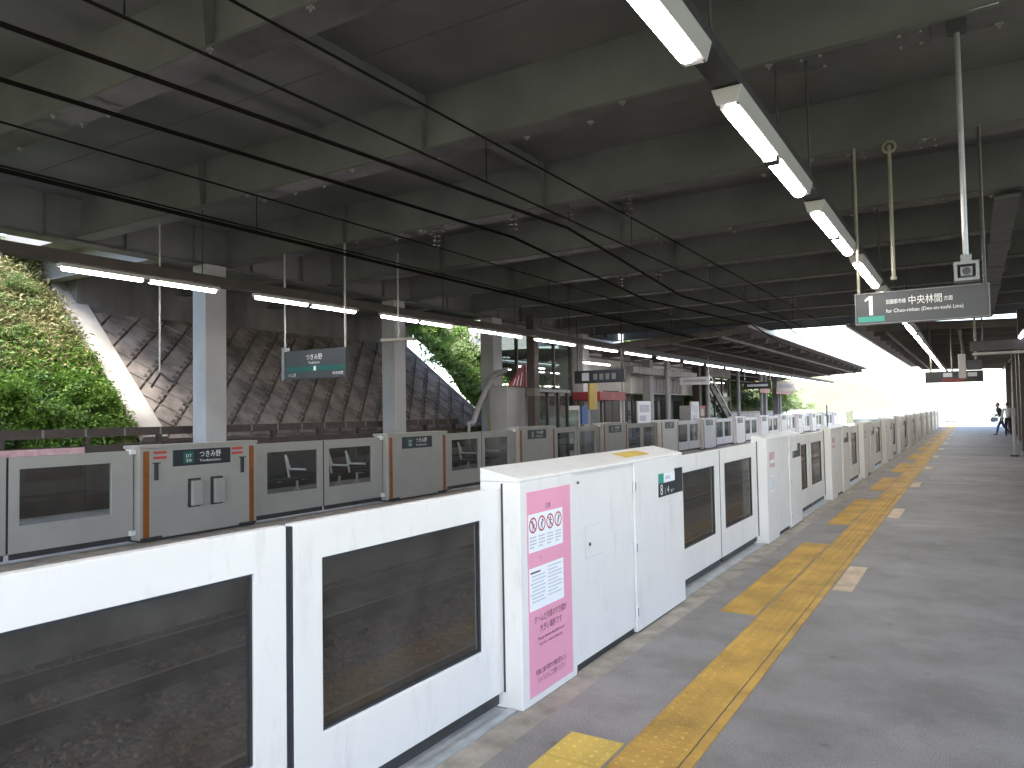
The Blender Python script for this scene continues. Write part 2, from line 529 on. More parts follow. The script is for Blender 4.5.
# ---- tracks
def track(xc, label):
    t = empty('railway_track', (xc, 0, GZ))
    tag(t, label, 'railway track', 'tracks between the platforms')
    first = None
    for k in range(75):
        y = -3 + k * 0.6
        if first is None:
            mb = MB()
            mb.prism([(-0.13, 0), (0.13, 0), (0.10, 0.075), (-0.10, 0.075)], lambda u, v, s: (s, u, v - 0.02), -1.0, 1.0)
            first = mb.build('sleeper', M['sleeper'], t)
            first.location = (0, y, 0)
        else:
            c = first.copy(); COL.objects.link(c); c.parent = t; c.location = (0, y, 0)
    for sx in (-0.565, 0.565):
        mb = MB()
        mb.prism([(-.06, 0), (.06, 0), (.06, .012), (.01, .03), (.01, .10), (.032, .115), (.032, .145), (-.032, .145), (-.032, .115), (-.01, .10), (-.01, .03), (-.06, .012)],
                 lambda u, v, s: (sx + u, s, v + 0.055), -12, 150)
        r = mb.build('rail', M['rail'], t)
        MB().box(sx - 0.024, sx + 0.024, -12, 150, 0.2005, 0.204).build('rail_head', M['railtop'], r)
    return t
track(-4.28, 'railway track on brown ballast right behind the near white gates')
track(-7.70, 'railway track on brown ballast in front of the opposite grey gates')

# ---- bridge overhead
BZ, DZ = 4.9, 5.66
bridge = empty('road_bridge', (0, 0, 0))
tag(bridge, 'dark grey steel road bridge overhead with cross beams and bolted flanges', 'bridge')
XL, XR = -13.62, 9.0
mb = MB()
mb.box(XL - 0.2, XR, -6.9, 31.6, DZ, DZ + 0.35)
mb.box(-20, XL - 0.205, 8.6, 22.6, DZ - 0.1, DZ + 0.35)
mb.build('deck', M['deck'], bridge)
beamY = [4.1 + 0.175 + 3.06 * k for k in range(-3, 10)]
def ibeam(length0, length1):
    mb = MB()
    mb.box(length0, length1, -0.012, 0.012, BZ + 0.025, DZ)
    return mb
bm0 = None
stiffX = [-5.7, -10.0, 2.4]
for i, y in enumerate(beamY):
    b = MB().box(XL + 0.17, XR, -0.012, 0.012, BZ + 0.026, DZ - 0.001).build('beam', M['girder'], bridge)
    b.location = (0, y, 0)
    MB().box(XL + 0.17, XR, -0.17, 0.17, BZ, BZ + 0.025).build('flange', M['flange'], b)
    for sx in stiffX:
        for s_ in (-1, 1):
            mb = MB()
            mb.prism([(s_ * 0.0125, BZ + 0.0255), (s_ * 0.10, BZ + 0.0255), (s_ * 0.155, DZ - 0.002), (s_ * 0.0125, DZ - 0.002)], lambda u, v, q: (q, u, v), sx - 0.008, sx + 0.008)
            mb.build('stiffener', M['girder'], b)
    # splice plates and bolts on the flange
    if i < 10:
        sp = MB(); bo = MB()
        for xc in (-0.75,):
            sp.box(xc - 0.55, xc + 0.55, -0.166, 0.166, BZ - 0.014, BZ - 0.0005)
            for k in (0, 1, 5, 6):
                for yy in (-0.12, 0.12):
                    xx = xc - 0.48 + k * 0.16
                    bo.tube((xx, yy, BZ - 0.014), (xx, yy, BZ - 0.034), 0.016, 6)
        for k in range(26):
            xx = XL + 0.8 + k * 0.66 + random.uniform(-.1, .1)
            if xx > 2: break
            for yy in (-0.15, 0.15):
                if random.random() < 0.3:
                    bo.box(xx - 0.03, xx + 0.03, yy - 0.02, yy + 0.02, BZ - 0.02, BZ - 0.0002)
                    bo.tube((xx, yy, BZ - 0.02), (xx, yy, BZ - 0.045), 0.011, 6)
        sp.build('splice_plate', M['flange'], b)
        tag(bo.build('bolt', M['bolt'], b), kind='stuff')
# shallow stringers along the bridge
for sx, w in ((-5.7, 0.14),):
    for a, b_ in zip(beamY[:-1], beamY[1:]):
        mb = MB()
        mb.box(sx - w / 2, sx + w / 2, a + 0.16, b_ - 0.16, DZ - 0.20, DZ - 0.185)
        mb.box(sx - 0.006, sx + 0.006, a + 0.16, b_ - 0.16, DZ - 0.184, DZ - 0.002)
        mb.build('stringer', M['girder'], bridge)
# deck panel laps
for i, (a, b_) in enumerate(zip(beamY[:-1], beamY[1:])):
    c = (a + b_) / 2 + 0.35
    MB().box(XL + 0.02, XR, c, c + 0.05, DZ - 0.012, DZ - 0.001).build('deck_joint', M['deck'], bridge)
# edge girder on the column line
eg = MB().box(XL - 0.015, XL + 0.015, -6.8, 31.5, BZ - 0.02, DZ - 0.003).build('edge_girder', M['girder'], bridge)
MB().box(XL - 0.2, XL + 0.16, -6.8, 31.5, BZ - 0.06, BZ - 0.021).build('flange', M['flange'], eg)
es = MB().box(XL + 0.016, XL + 0.1, 0, 0.012, BZ - 0.019, DZ - 0.004).build('stiffener', M['girder'], eg)
for k in range(26):
    c = es if k == 0 else es.copy()
    if k: COL.objects.link(c); c.parent = eg
    c.location = (0, -6.4 + k * 1.46, 0)
# soffit beams beyond the columns
for y in (9.3, 12.4, 15.4, 18.5, 21.5):
    mb = MB()
    mb.box(-19.8, XL - 0.21, y - 0.15, y + 0.15, 4.95, 4.975)
    mb.box(-19.8, XL - 0.21, y - 0.01, y + 0.01, 4.976, DZ - 0.102)
    mb.build('beam', M['girder'], bridge)
# right longitudinal girder
rg = MB().box(0.55, 0.58, 15.2, 31.4, BZ - 0.08, BZ - 0.04).build('side_girder', M['girder'], bridge)
mb = MB().box(0.40, 0.73, 13.4, 31.4, BZ - 0.12, BZ - 0.081)
for y in (17, 20, 23, 26, 29):
    mb.box(0.38, 0.75, y, y + 0.9, BZ - 0.135, BZ - 0.1205)
mb.build('flange', M['flange'], rg)

# ---- columns of the bridge
def bridge_column(x, y, w=0.5, d=0.55, label=''):
    t = empty('bridge_column', (x, y, 0))
    tag(t, label, 'column', 'pale columns along the far platform')
    MB().box(-w / 2, w / 2, -d / 2, d / 2, 0, BZ - 0.062).build('shaft', M['column'], t, 0.012)
    MB().box(-w / 2 - .05, w / 2 + .05, -d / 2 - .05, d / 2 + .05, 0, 0.12).build('plinth', M['concrete'], t, 0.01)
    MB().box(-w / 2 - .04, w / 2 + .04, -d / 2 - .04, d / 2 + .04, BZ - 0.35, BZ - 0.3).build('collar', M['column'], t)
    return t
bridge_column(-13.45, 9.95, 0.42, 0.5, 'pale square bridge column nearest the leafy bank, bright on its left face')
bridge_column(-13.65, 16.0, 0.46, 0.46, 'pale bridge column right of the hanging station sign, before the dark block slope')
bridge_column(-13.6, 20.9, 0.5, 0.55, 'bridge column beside the grey pipe and the red striped board')
bridge_column(-13.6, 27.6, 0.5, 0.6, 'bridge column behind the dark hanging exit sign')

# ---- revetment (sloped block wall) : plane z = 1.3 + (-14.9 - x)
FXX, FZ0 = -14.9, 1.2
def rv(u, v, h=0.0):
    """u along Y, v up the slope, h out of the slope"""
    k = math.sqrt(0.5)
    return (FXX - v * k + h * k, u, FZ0 + v * k + h * k)
rev = empty('revetment_wall', (0, 0, 0))
tag(rev, 'sloped revetment of grey brown diamond concrete blocks under the bridge', 'retaining wall')
VT = 4.3
def u_left(v): return 9.35
def u_right(v): return 23.05 - v * 0.29
mb = MB()
vs = [rv(u_left(0), 0), rv(u_right(0), 0), rv(u_right(VT), VT), rv(u_left(VT), VT)]
vb = [rv(u_left(0), 0, -.4), rv(u_right(0), 0, -.4), rv(u_right(VT), VT, -.4), rv(u_left(VT), VT, -.4)]
mb.add(vs + vb, [(0, 1, 2, 3), (4, 7, 6, 5), (0, 4, 5, 1), (1, 5, 6, 2), (2, 6, 7, 3), (3, 7, 4, 0)])
mb.build('bed', M['revet_bed'], rev)
hd = 0.37                       # half diagonal of a diamond block
def inside(u, v): return u_left(v) + 0.25 < u < u_right(v) - 0.1 and -0.2 < v < VT + 0.1
slots = MB()
def clipblk(u, v):
    e = 0.93
    pts = [(u - hd * e, v), (u, v - hd * e), (u + hd * e, v), (u, v + hd * e)]
    # clip to the slope strip
    def clip(P, f):
        out = []
        for i in range(len(P)):
            a, b = P[i], P[(i + 1) % len(P)]
            fa, fb = f(a), f(b)
            if fa >= 0: out.append(a)
            if (fa >= 0) != (fb >= 0):
                t = fa / (fa - fb)
                out.append((a[0] + t * (b[0] - a[0]), a[1] + t * (b[1] - a[1])))
        return out
    for f in (lambda p: p[1] - 0.02, lambda p: VT - 0.02 - p[1], lambda p: p[0] - u_left(p[1]) - 0.60, lambda p: u_right(p[1]) - 0.2 - p[0]):
        pts = clip(pts, f)
        if len(pts) < 3: return None
    return pts
full = None
nrow = int(VT / hd) + 2
for r in range(nrow):
    v = r * hd
    for c in range(22):
        u = 8.8 + c * 2 * hd + (hd if r % 2 else 0)
        P = clipblk(u, v)
        if not P: continue
        h = 0.05 + random.uniform(-0.012, 0.014)
        tilt = random.uniform(-0.01, 0.01)
        n = len(P)
        cu = sum(p[0] for p in P) / n; cv = sum(p[1] for p in P) / n
        base = [rv(p[0], p[1], 0.002) for p in P]
        top = [rv(p[0] + (cu - p[0]) * 0.06, p[1] + (cv - p[1]) * 0.06, h + tilt * (p[0] - cu)) for p in P]
        MB().add(base + top, [(i, (i + 1) % n, n + (i + 1) % n, n + i) for i in range(n)] + [tuple(range(n, 2 * n))]).build('block', M['revet'], rev)
        # raised bars coloured dark as shaded weep slots, in pairs along the "/" edges
        if u_left(v) + 0.9 < u < u_right(v) - 0.7 and 0.5 < v < VT - 0.4:
            for s0 in (0.1, 0.55):
                for off in (0.03, 0.10):
                    a = (u + hd * (1 - s0) - off, v - hd * s0 * -1 * -1 + 0)
                    # edge from right corner (u+hd, v) down to bottom (u, v-hd): parametrise
                    p0 = (u + hd * (1 - s0) - off * 0.7, v - hd * s0 + off * 0.7)
                    p1 = (p0[0] - 0.085, p0[1] - 0.085)
                    q = [(p0[0] - .014, p0[1] + .014), (p0[0] + .014, p0[1] - .014), (p1[0] + .014, p1[1] - .014), (p1[0] - .014, p1[1] + .014)]
                    slots.add([rv(a_, b_, 0.03) for a_, b_ in q] + [rv(a_, b_, 0.078) for a_, b_ in q],
                              [(0, 1, 5, 4), (1, 2, 6, 5), (2, 3, 7, 6), (3, 0, 4, 7), (4, 5, 6, 7)])
tag(slots.build('weep_slot', M['weep'], rev), kind='stuff')
# pale edge kerb on the open side
mb = MB()
for (ua, ub, h0, h1) in ((0.0, 0.58, 0.0, 0.14),):
    VK = 6.1
    P = [(u_left(0) + ua, 0), (u_left(0) + ub, 0), (u_left(VK) + ub, VK), (u_left(VK) + ua, VK)]
    mb.add([rv(a, b, -0.3) for a, b in P] + [rv(a, b, h1) for a, b in P], [(0, 1, 5, 4), (1, 2, 6, 5), (2, 3, 7, 6), (3, 0, 4, 7), (4, 5, 6, 7), (0, 3, 2, 1)])
mb.build('edge_kerb', M['concrete'], rev, 0.02)
xt, _, zt = rv(0, VT)
tag(MB().box(xt - 0.5, xt, u_left(VT) + 0.3, u_right(VT), zt - 0.5, DZ - 0.102).build('abutment_wall', M['abutment']),
    'plain grey concrete abutment wall above the block slope', 'wall')

# ---- banks with soil (same slope) left and right of the revetment
def bank_point(u, v, h, vtop):
    if v <= vtop: return rv(u, v, h)
    p = rv(u, vtop, h)
    return (p[0] - (v - vtop), p[1], p[2] + 0.06 * (v - vtop))
def bank(u0, u1, vtop):
    mb = MB()
    nu, nv = 30, 26
    for i in range(nu + 1):
        for j in range(nv + 1):
            u = u0 + (u1 - u0) * i / nu
            v = 26 * j / nv
            p = bank_point(u, v, 0, vtop)
            d = random.uniform(-.10, .10) if 0 < j < nv else 0
            mb.v.append((p[0] + d, p[1], p[2] + d - 0.1))
    for i in range(nu):
        for j in range(nv):
            a = i * (nv + 1) + j
            mb.f.append((a, a + nv + 1, a + nv + 2, a + 1))
    return tag(mb.build('bank', M['soil'], smooth=True), kind='structure')
bank(-40, 9.4, 6.4)
bank(23.0, 200, 8.5)
tag(bx('bank', M['soil'], None, -15.6, -14.9, -14, 120, GZ - 0.3, FZ0 - 0.12), kind='structure')

# ================================================================== NEAR GATES
GX = -2.2          # front face of near gate cabinets
GT = 1.30
def near_cabinet(y0, y1, label, poster=None, signnum=None, depth=0.24, hatch=True):
    L = y1 - y0
    t = empty('gate_cabinet', (GX, y0, 0))
    tag(t, label, 'platform gate', 'white gate cabinets along the near platform')
    a = min(0.68, L * 0.28)
    b = L * 0.60 if L > 2.5 else L * 0.62
    # front column section (pink poster side)
    MB().box(-depth, 0, 0, a, 0.0, GT - 0.021).build('end_post', M['white'], t, 0.006)
    MB().box(-depth + 0.012, -0.012, a + 0.012, b - 0.003, 0.05, GT - 0.021).build('cabinet_door', M['white'], t, 0.004)
    MB().box(-depth, 0.0, b + 0.004, L, 0.01, GT - 0.021).build('sign_panel', M['white'], t, 0.006)
    MB().prism([(-depth, GT - 0.0205), (-0.001, GT - 0.0205), (-0.001, GT - 0.004), (-0.02, GT + 0.004), (-depth, GT + 0.058 * depth / 0.27)], lambda u, v, q: (u, q, v), 0.001, L - 0.001).build('top_cover', M['white'], t, 0.004)
    MB().box(-depth + 0.03, -0.03, 0.03, L - 0.03, 0.001, 0.06).build('plinth', M['dark'], t)
    MB().box(-depth + 0.05, -0.010, a + 0.0005, a + 0.0115, 0.05, GT - 0.022).build('seam', M['rubber'], t)
    # door slot in the end face
    MB().box(-0.125, -0.113, -0.003, 0.0, 0.09, GT - 0.03).build('slot', M['dark'], t)
    # hinges on the far seam
    hb = None
    for z in (0.12, 0.60, 1.06):
        h = MB().box(-0.004, 0.012, b - 0.018, b + 0.03, z, z + 0.085).build('hinge', M['white2'], t, 0.003)
        MB().box(0.0122, 0.0145, b - 0.004, b + 0.004, z + 0.012, z + 0.073).build('hinge_pin', M['dark'], h)
    if hatch:
        hy, hz = a + 0.17, 0.70
        h = MB().box(-0.0119, -0.0105, hy, hy + 0.26, hz, hz + 0.215).build('hatch', M['greyprint'], t)
        MB().box(-0.0104, -0.009, hy + 0.004, hy + 0.256, hz + 0.004, hz + 0.211).build('hatch_door', M['white'], h)
        MB().tube((-0.0085, hy + 0.06, hz + 0.09), (-0.003, hy + 0.06, hz + 0.09), 0.012, 10).build('lock', M['dark'], h)
        MB().tube((0.0, 0.05 + a, GT - 0.085), (0.008, 0.05 + a, GT - 0.085), 0.009, 8).build('screw', M['dark'], t)
    return t, a, b, L

# ---- first cabinet, with the pink poster and the 8-4 sign
t, a, b, L = near_cabinet(3.65, 6.45, 'white gate cabinet with pink warning poster and black 8-4 sign', depth=0.27)
po = MB().box(0.0005, 0.003, 0.075, 0.615, 0.045, GT - 0.085).build('poster', M['pink'], t)
def prect(name, m, y0, y1, z0, z1, par=po, x=0.0032, th=0.0008):
    return MB().box(x, x + th, y0, y1, z0, z1).build(name, m, par)
prect('pictogram_panel', M['paper'], 0.085, 0.505, 0.865, 1.085)
for k in range(4):
    yc = 0.138 + k * 0.103
    zc = 1.02
    mb = MB()
    n = 24
    ro, ri = 0.046, 0.036
    vs = [(0.0045, yc + ro * math.cos(2 * math.pi * i / n), zc + ro * math.sin(2 * math.pi * i / n)) for i in range(n)] + \
         [(0.0045, yc + ri * math.cos(2 * math.pi * i / n), zc + ri * math.sin(2 * math.pi * i / n)) for i in range(n)]
    mb.add(vs, [(i, (i + 1) % n, n + (i + 1) % n, n + i) for i in range(n)])
    s = 0.7071
    d = -1 if k % 2 else 1
    mb.add([(0.0046, yc - ri * s - .004, zc + d * ri * s), (0.0046, yc - ri * s + .004, zc + d * ri * s + .004), (0.0046, yc + ri * s + .004, zc - d * ri * s), (0.0046, yc + ri * s - .004, zc - d * ri * s - .004)], [(0, 1, 2, 3)])
    mb.build('prohibition_ring', M['inkred'], po, flipfix=False)
    fg = MB()
    lean = (-0.008, 0.01, 0.004, 0.008)[k]
    fg.add([(0.0043, yc + lean + 0.008 * math.cos(2 * math.pi * i / 10), zc + 0.02 + 0.008 * math.sin(2 * math.pi * i / 10)) for i in range(10)], [tuple(range(10))])
    fg.add([(0.0043, yc - .008, zc + .01), (0.0043, yc + .010, zc + .01), (0.0043, yc + .006, zc - .012), (0.0043, yc - .006, zc - .012)], [(0, 1, 2, 3)])
    fg.add([(0.0043, yc - .006, zc - .012), (0.0043, yc - .001, zc - .012), (0.0043, yc - .008, zc - .032), (0.0043, yc - .013, zc - .032)], [(0, 1, 2, 3)])
    fg.add([(0.0043, yc + .001, zc - .012), (0.0043, yc + .006, zc - .012), (0.0043, yc + .012, zc - .030), (0.0043, yc + .007, zc - .030)], [(0, 1, 2, 3)])
    fg.add([(0.0043, yc + .008, zc + .01), (0.0043, yc + .010, zc + .005), (0.0043, yc + .022, zc + lean), (0.0043, yc + .024, zc + lean + .006)], [(0, 1, 2, 3)])
    fg.build('pictogram_figure', M['inkdark'], po, flipfix=False)
    for j in range(4):
        prect('caption_line', M['greyprint'], yc - 0.042, yc + (0.036 if j < 3 else 0.01), 0.945 - j * 0.019, 0.954 - j * 0.019, x=0.0042, th=0.0003)
prect('notice_panel', M['paper'], 0.085, 0.505, 0.53, 0.775)
for j in range(9):
    z = 0.742 - j * 0.021
    if j: prect('notice_line', M['greyprint'], 0.115 if j % 3 else 0.10, 0.275 - 0.02 * (j % 4 == 3), z, z + 0.008, x=0.0042, th=0.0003)
    prect('notice_line', M['greyprint'], 0.305, 0.48 - 0.05 * (j % 3 == 1), z + 0.008, z + 0.015, x=0.0042, th=0.0003)
prect('notice_heading', M['inkdark'], 0.10, 0.215, 0.742, 0.752, x=0.0042, th=0.0003)
text('lettering', '注意', 0.035, M['inkdark'], po, (0.0042, 0.285, 1.105), align='LEFT')
text('lettering', '!', 0.05, M['inkdark'], po, (0.0042, 0.215, 0.80))
text('lettering', 'ホームと列車のすき間が', 0.05, M['inkdark'], po, (0.0042, 0.335, 0.455), align='CENTER', width=0.40)
text('lettering', '大きい場所です', 0.05, M['inkdark'], po, (0.0042, 0.335, 0.395), align='CENTER', width=0.27)
text('lettering', 'The gap between the platform and', 0.026, M['inkdark'], po, (0.0042, 0.335, 0.350), align='CENTER', width=0.33)
text('lettering', 'the train is wide at this point.', 0.026, M['inkdark'], po, (0.0042, 0.335, 0.315), align='CENTER', width=0.29)
text('lettering', '列車に乗り降りの際は足もとに', 0.038, M['inkdark'], po, (0.0042, 0.335, 0.155), align='CENTER', width=0.38)
text('lettering', 'じゅうぶんご注意ください', 0.038, M['inkdark'], po, (0.0042, 0.335, 0.110), align='CENTER', width=0.34)
# yellow sticker on the lid, sign 8-4
MB().prism([(-0.20, GT + 0.0442), (-0.08, GT + 0.0181), (-0.08, GT + 0.0197), (-0.20, GT + 0.0458)], lambda u, v, q: (u, q, v), 1.72, 2.22).build('lid_sticker', M['yellow2'], t)
sg = MB()
sg.box(0.0005, 0.003, 2.19, 2.78, 0.965, 1.075)
sg.box(0.0005, 0.003, 2.58, 2.78, 1.0755, 1.175)
sg = sg.build('car_sign', M['signblack'], t)
text('lettering', '8', 0.125, M['letter'], sg, (0.0036, 2.225, 0.980))
text('lettering', '|', 0.06, M['letter'], sg, (0.0036, 2.335, 0.99))
text('lettering', '4', 0.085, M['letter'], sg, (0.0036, 2.39, 0.985))
text('lettering', '番ドア', 0.028, M['letter'], sg, (0.0036, 2.475, 0.985))
MB().box(0.0006, 0.0036, 2.19, 2.31, 1.0755, 1.155).build('teal_patch', M['teal'], sg)
MB().box(0.0006, 0.0034, 2.311, 2.579, 1.078, 1.15).build('cover_tape', M['paper'], sg)
MB().box(0.0034, 0.0039, 2.345, 2.46, 1.10, 1.13).build('tape_print', M['greyprint'], sg)

# ---- the rest of the near cabinets
def small_prints(t, L, nums=True):
    p = MB().box(0.0005, 0.0025, 0.13, 0.42, 0.93, 1.12).build('sticker', M['pinksticker'], t)
    MB().box(0.0026, 0.003, 0.15, 0.40, 0.98, 1.02).build('sticker_line', M['paper'], p)
    p = MB().box(0.0005, 0.0025, 0.14, 0.42, 0.62, 0.82).build('notice', M['paper'], t)
    for j in range(5):
        MB().box(0.0026, 0.003, 0.17, 0.39, 0.65 + j * 0.032, 0.662 + j * 0.032).build('notice_line', M['greyprint'], p)
    s = MB()
    s.box(0.0005, 0.003, L - 0.62, L - 0.06, 0.965, 1.06)
    s.box(0.0005, 0.003, L - 0.25, L - 0.06, 1.0605, 1.16)
    s = s.build('car_sign', M['signblack'], t)
    return s
specs = [(-2.25, 0.53, 'white gate cabinet at the left end of the nearest window doors'),
         (9.62, 11.8, 'second white gate cabinet with small pale pink sticker, beyond the 8-4 cabinet'),
         (14.6, 16.85, 'third white gate cabinet, with a thin dark aerial standing on its lid'),
         (19.4, 21.6, 'fourth white gate cabinet along the near platform, shaded brownish')]
Ys = [24.6 + 5.1 * k for k in range(10)]
for y in Ys: specs.append((y, y + 2.2, None))
proto = None
far_names = ['fifth', 'sixth', 'seventh', 'eighth', 'ninth', 'tenth', 'eleventh', 'twelfth', 'thirteenth', 'fourteenth']
spans = [(3.65, 6.45)]
k9 = 0
for (y0, y1, lab) in specs:
    spans.append((y0, y1))
    if lab:
        t, a, b, L = near_cabinet(y0, y1, lab, hatch=False, depth=0.19)
        s = small_prints(t, L)
        num = {9.62: '1', 14.6: '2', 19.4: '3'}.get(y0, '3')
        text('lettering', '9' if y0 > 0 else '8', 0.10, M['letter'], s, (0.0036, L - 0.59, 0.978))
        text('lettering', num, 0.075, M['letter'], s, (0.0036, L - 0.42, 0.98))
        if y0 == 14.6:
            MB().tube((-0.12, 0.45, GT + 0.01), (-0.12, 0.45, GT + 0.42), 0.012, 6).build('aerial', M['dark'], t)
        if y0 == 19.4: proto = t
    else:
        c = copy_tree(proto, (GX, y0, 0))
        c['label'] = '%s white gate cabinet from the camera, far along the near platform' % far_names[k9]
        k9 += 1
spans.sort()

# ---- near sliding door leaves
DX = -2.33
def near_leaf(w, tall=1.245, label='', seal_right=True):
    """local origin at one lower corner; leaf runs y 0..w ; front face x=0"""
    t = empty('gate_door', (DX, 0, 0))
    tag(t, label, 'platform gate door', 'white sliding gate doors along the near platform')
    z0, z1 = 0.09, tall
    wy0, wy1, wz0, wz1 = 0.155, w - 0.20, 0.37, z1 - 0.16
    mb = MB()
    mb.box(-0.05, 0, 0, wy0, z0, z1)
    mb.box(-0.05, 0, wy1, w, z0, z1)
    mb.box(-0.05, 0, wy0 + .0005, wy1 - .0005, wz1, z1 - 0.0005)
    mb.box(-0.05, 0, wy0 + .0005, wy1 - .0005, z0 + 0.0005, wz0)
    # merge as a ring
    mb = MB()
    O = [(0, z0), (w, z0), (w, z1), (0, z1)]
    I = [(wy0, wz0), (wy1, wz0), (wy1, wz1), (wy0, wz1)]
    vs = [(0, y, z) for y, z in O] + [(0, y, z) for y, z in I] + [(-0.05, y, z) for y, z in O] + [(-0.05, y, z) for y, z in I]
    fs = []
    for i in range(4):
        j = (i + 1) % 4
        fs += [(i, j, 4 + j, 4 + i), (8 + j, 8 + i, 12 + i, 12 + j), (i, 8 + i, 8 + j, j), (4 + i, 4 + j, 12 + j, 12 + i)]
    mb.add(vs, fs)
    mb.build('frame', M['white'], t, 0.004)
    g = MB()
    e = 0.012
    for (a, b, c, d) in ((wy0, wy1, wz0, wz0 + e), (wy0, wy1, wz1 - e, wz1), (wy0, wy0 + e, wz0 + e, wz1 - e), (wy1 - e, wy1, wz0 + e, wz1 - e)):
        g.box(-0.034, -0.012, a + .0008, b - .0008, c + .0008, d - .0008)
    g.build('gasket', M['rubber'], t)
    MB().box(-0.027, -0.021, wy0 + e, wy1 - e, wz0 + e, wz1 - e).build('window_pane', M['gate_glass'], t)
    MB().box(-0.045, -0.005, -0.018 if seal_right else w, 0.0 if seal_right else w + 0.018, z0 + 0.01, z1 - 0.01).build('rubber_seal', M['rubber'], t)
    MB().box(-0.04, -0.01, 0.03, w - 0.03, 0.03, z0).build('bottom_rail', M['dark'], t)
    return t
def leaf_mirror(w, **k):
    t = near_leaf(w, **k)
    t.scale = (1, 1, 1)
    return t
protoL, protoR = None, None
leaf_cache = {}
ordn = ['', 'first', 'second', 'third', 'fourth', 'fifth', 'sixth', 'seventh', 'eighth', 'ninth', 'tenth', 'eleventh', 'twelfth', 'thirteenth', 'fourteenth']
def put_leaf(y, w, right, label, builder, cache, x):
    key = (round(w, 2), right)
    if key in cache:
        o = copy_tree(cache[key])
    else:
        o = builder(w, right)
        cache[key] = o
    o.location = (x, y, 0)
    o['label'] = label
    return o
def near_builder(w, right):
    t = near_leaf(w, seal_right=right)
    if not right:
        # mirror along y so that the wide stile sits at the cabinet
        for c in t.children:
            me = c.data
            for v in me.vertices: v.co.y = w - v.co.y
            me.flip_normals()
            if c.name.startswith('rubber_seal'):
                ys = [v.co.y for v in me.vertices]
                sh = (w + 0.018) - max(ys)
                for v in me.vertices: v.co.y += sh
    return t
for i, ((a0, a1), (b0, b1)) in enumerate(zip(spans[:-1], spans[1:])):
    gap = b0 - a1
    w = round(gap / 2 - 0.02, 3)
    if i == 0:
        l1, l2 = 'large white gate door with dark window, cut off by the left picture edge', 'large white gate door with dark window touching the pink poster cabinet'
    elif i == 1:
        l1, l2 = 'white gate door with tall dark window just right of the 8-4 sign', 'white gate door between the 8-4 cabinet pair, touching the second cabinet'
    else:
        l1 = 'white gate door after the %s near cabinet, left leaf of its opening' % ordn[i]
        l2 = 'white gate door before the %s near cabinet, right leaf of its opening' % ordn[i + 1]
    put_leaf(a1 + 0.001, w, False, l1, near_builder, leaf_cache, DX)
    put_leaf(b0 - w - 0.001, w, True, l2, near_builder, leaf_cache, DX)
    # steel threshold plates on the platform
    th = MB().box(EX + 0.02, -2.235, a1 + 0.02, b0 - 0.02, -0.001, 0.004)
    th.box(-2.29, -2.236, a1 + 0.02, b0 - 0.02, 0.0042, 0.012)
    tag(th.build('threshold_plate', M['plate']), 'pale steel threshold plate at the foot of the %s near gate opening' % (ordn[i + 1]), 'floor plate', 'threshold plates under the near gates')

# ---- tactile paving
tp = empty('tactile_paving', (0, 0, 0))
tag(tp, kind='structure')
def tile_mesh(dots, m, size=0.30):
    mb = MB()
    h = size / 2 - 0.003
    mb.box(-h, h, -h, h, 0.0, 0.006)
    if dots:
        n = 5
        for i in range(n):
            for j in range(n):
                x = -size / 2 + size * (i + .5) / n
                y = -size / 2 + size * (j + .5) / n
                q = 6
                vs = [(x + .013 * math.cos(math.pi * 2 * k / q), y + .013 * math.sin(math.pi * 2 * k / q), 0.006) for k in range(q)] + \
                     [(x + .008 * math.cos(math.pi * 2 * k / q), y + .008 * math.sin(math.pi * 2 * k / q), 0.011) for k in range(q)]
                mb.add(vs, [(k, (k + 1) % q, q + (k + 1) % q, q + k) for k in range(q)] + [tuple(range(q, 2 * q))])
    o = mb.build('tile', m, tp)
    return o
dotT = tile_mesh(True, M['yellow']); flatT = tile_mesh(False, M['yellow']); dotN = tile_mesh(True, M['yellow2'])
def put_tile(src, x, y):
    if not src.get('used'):
        src['used'] = 1; src.location = (x, y, 0); return
    c = src.copy(); COL.objects.link(c); c.parent = tp; c.location = (x, y, 0)
cnt = 0
y = 0.75
while y < 27:
    put_tile(dotT if y < 16 else flatT, -1.38, y); cnt += 1
    y += 0.3
far = MB()
while y < 76:
    far.box(-1.53, -1.232, y - 0.147, y + 0.147, 0, 0.006)
    y += 0.3
ln = MB()
y = 0.6
while y < 76:
    ln.box(-1.222, -1.172, y + 0.004, y + 0.296, 0.0, 0.009)
    y += 0.3
ln.build('inner_line', M['yellow'], tp)
for i, ((a0, a1), (b0, b1)) in enumerate(zip(spans[:-1], spans[1:])):
    y = a1 + (0.15 if i == 0 else -0.05)
    while y < b0 + (0.02 if i == 0 else 0.22):
        if y > 0.4:
            if y < 20:
                put_tile(dotN if i == 0 else (dotT if y < 16 else flatT), -1.695, y)
            else:
                far.box(-1.845, -1.545, y - 0.147, y + 0.147, 0, 0.006)
        y += 0.302
    yc = (a1 + b0) / 2
    tag(MB().box(-1.155, -0.985, yc - 0.6, yc + 0.6, 0.0, 0.004).build('floor_mark', M['peach']), 'peach boarding mark on the platform by the %s near gate opening' % ordn[i + 1], 'floor marking', 'peach boarding marks beside the yellow strip')
tag(far.build('tile', M['yellow'], tp), kind='stuff')
mb = MB()
tag(MB().box(-1.535, -1.165, -9, 0.6, 0.0, 0.005).build('inner_line', M['yellow'], tp), kind='stuff')

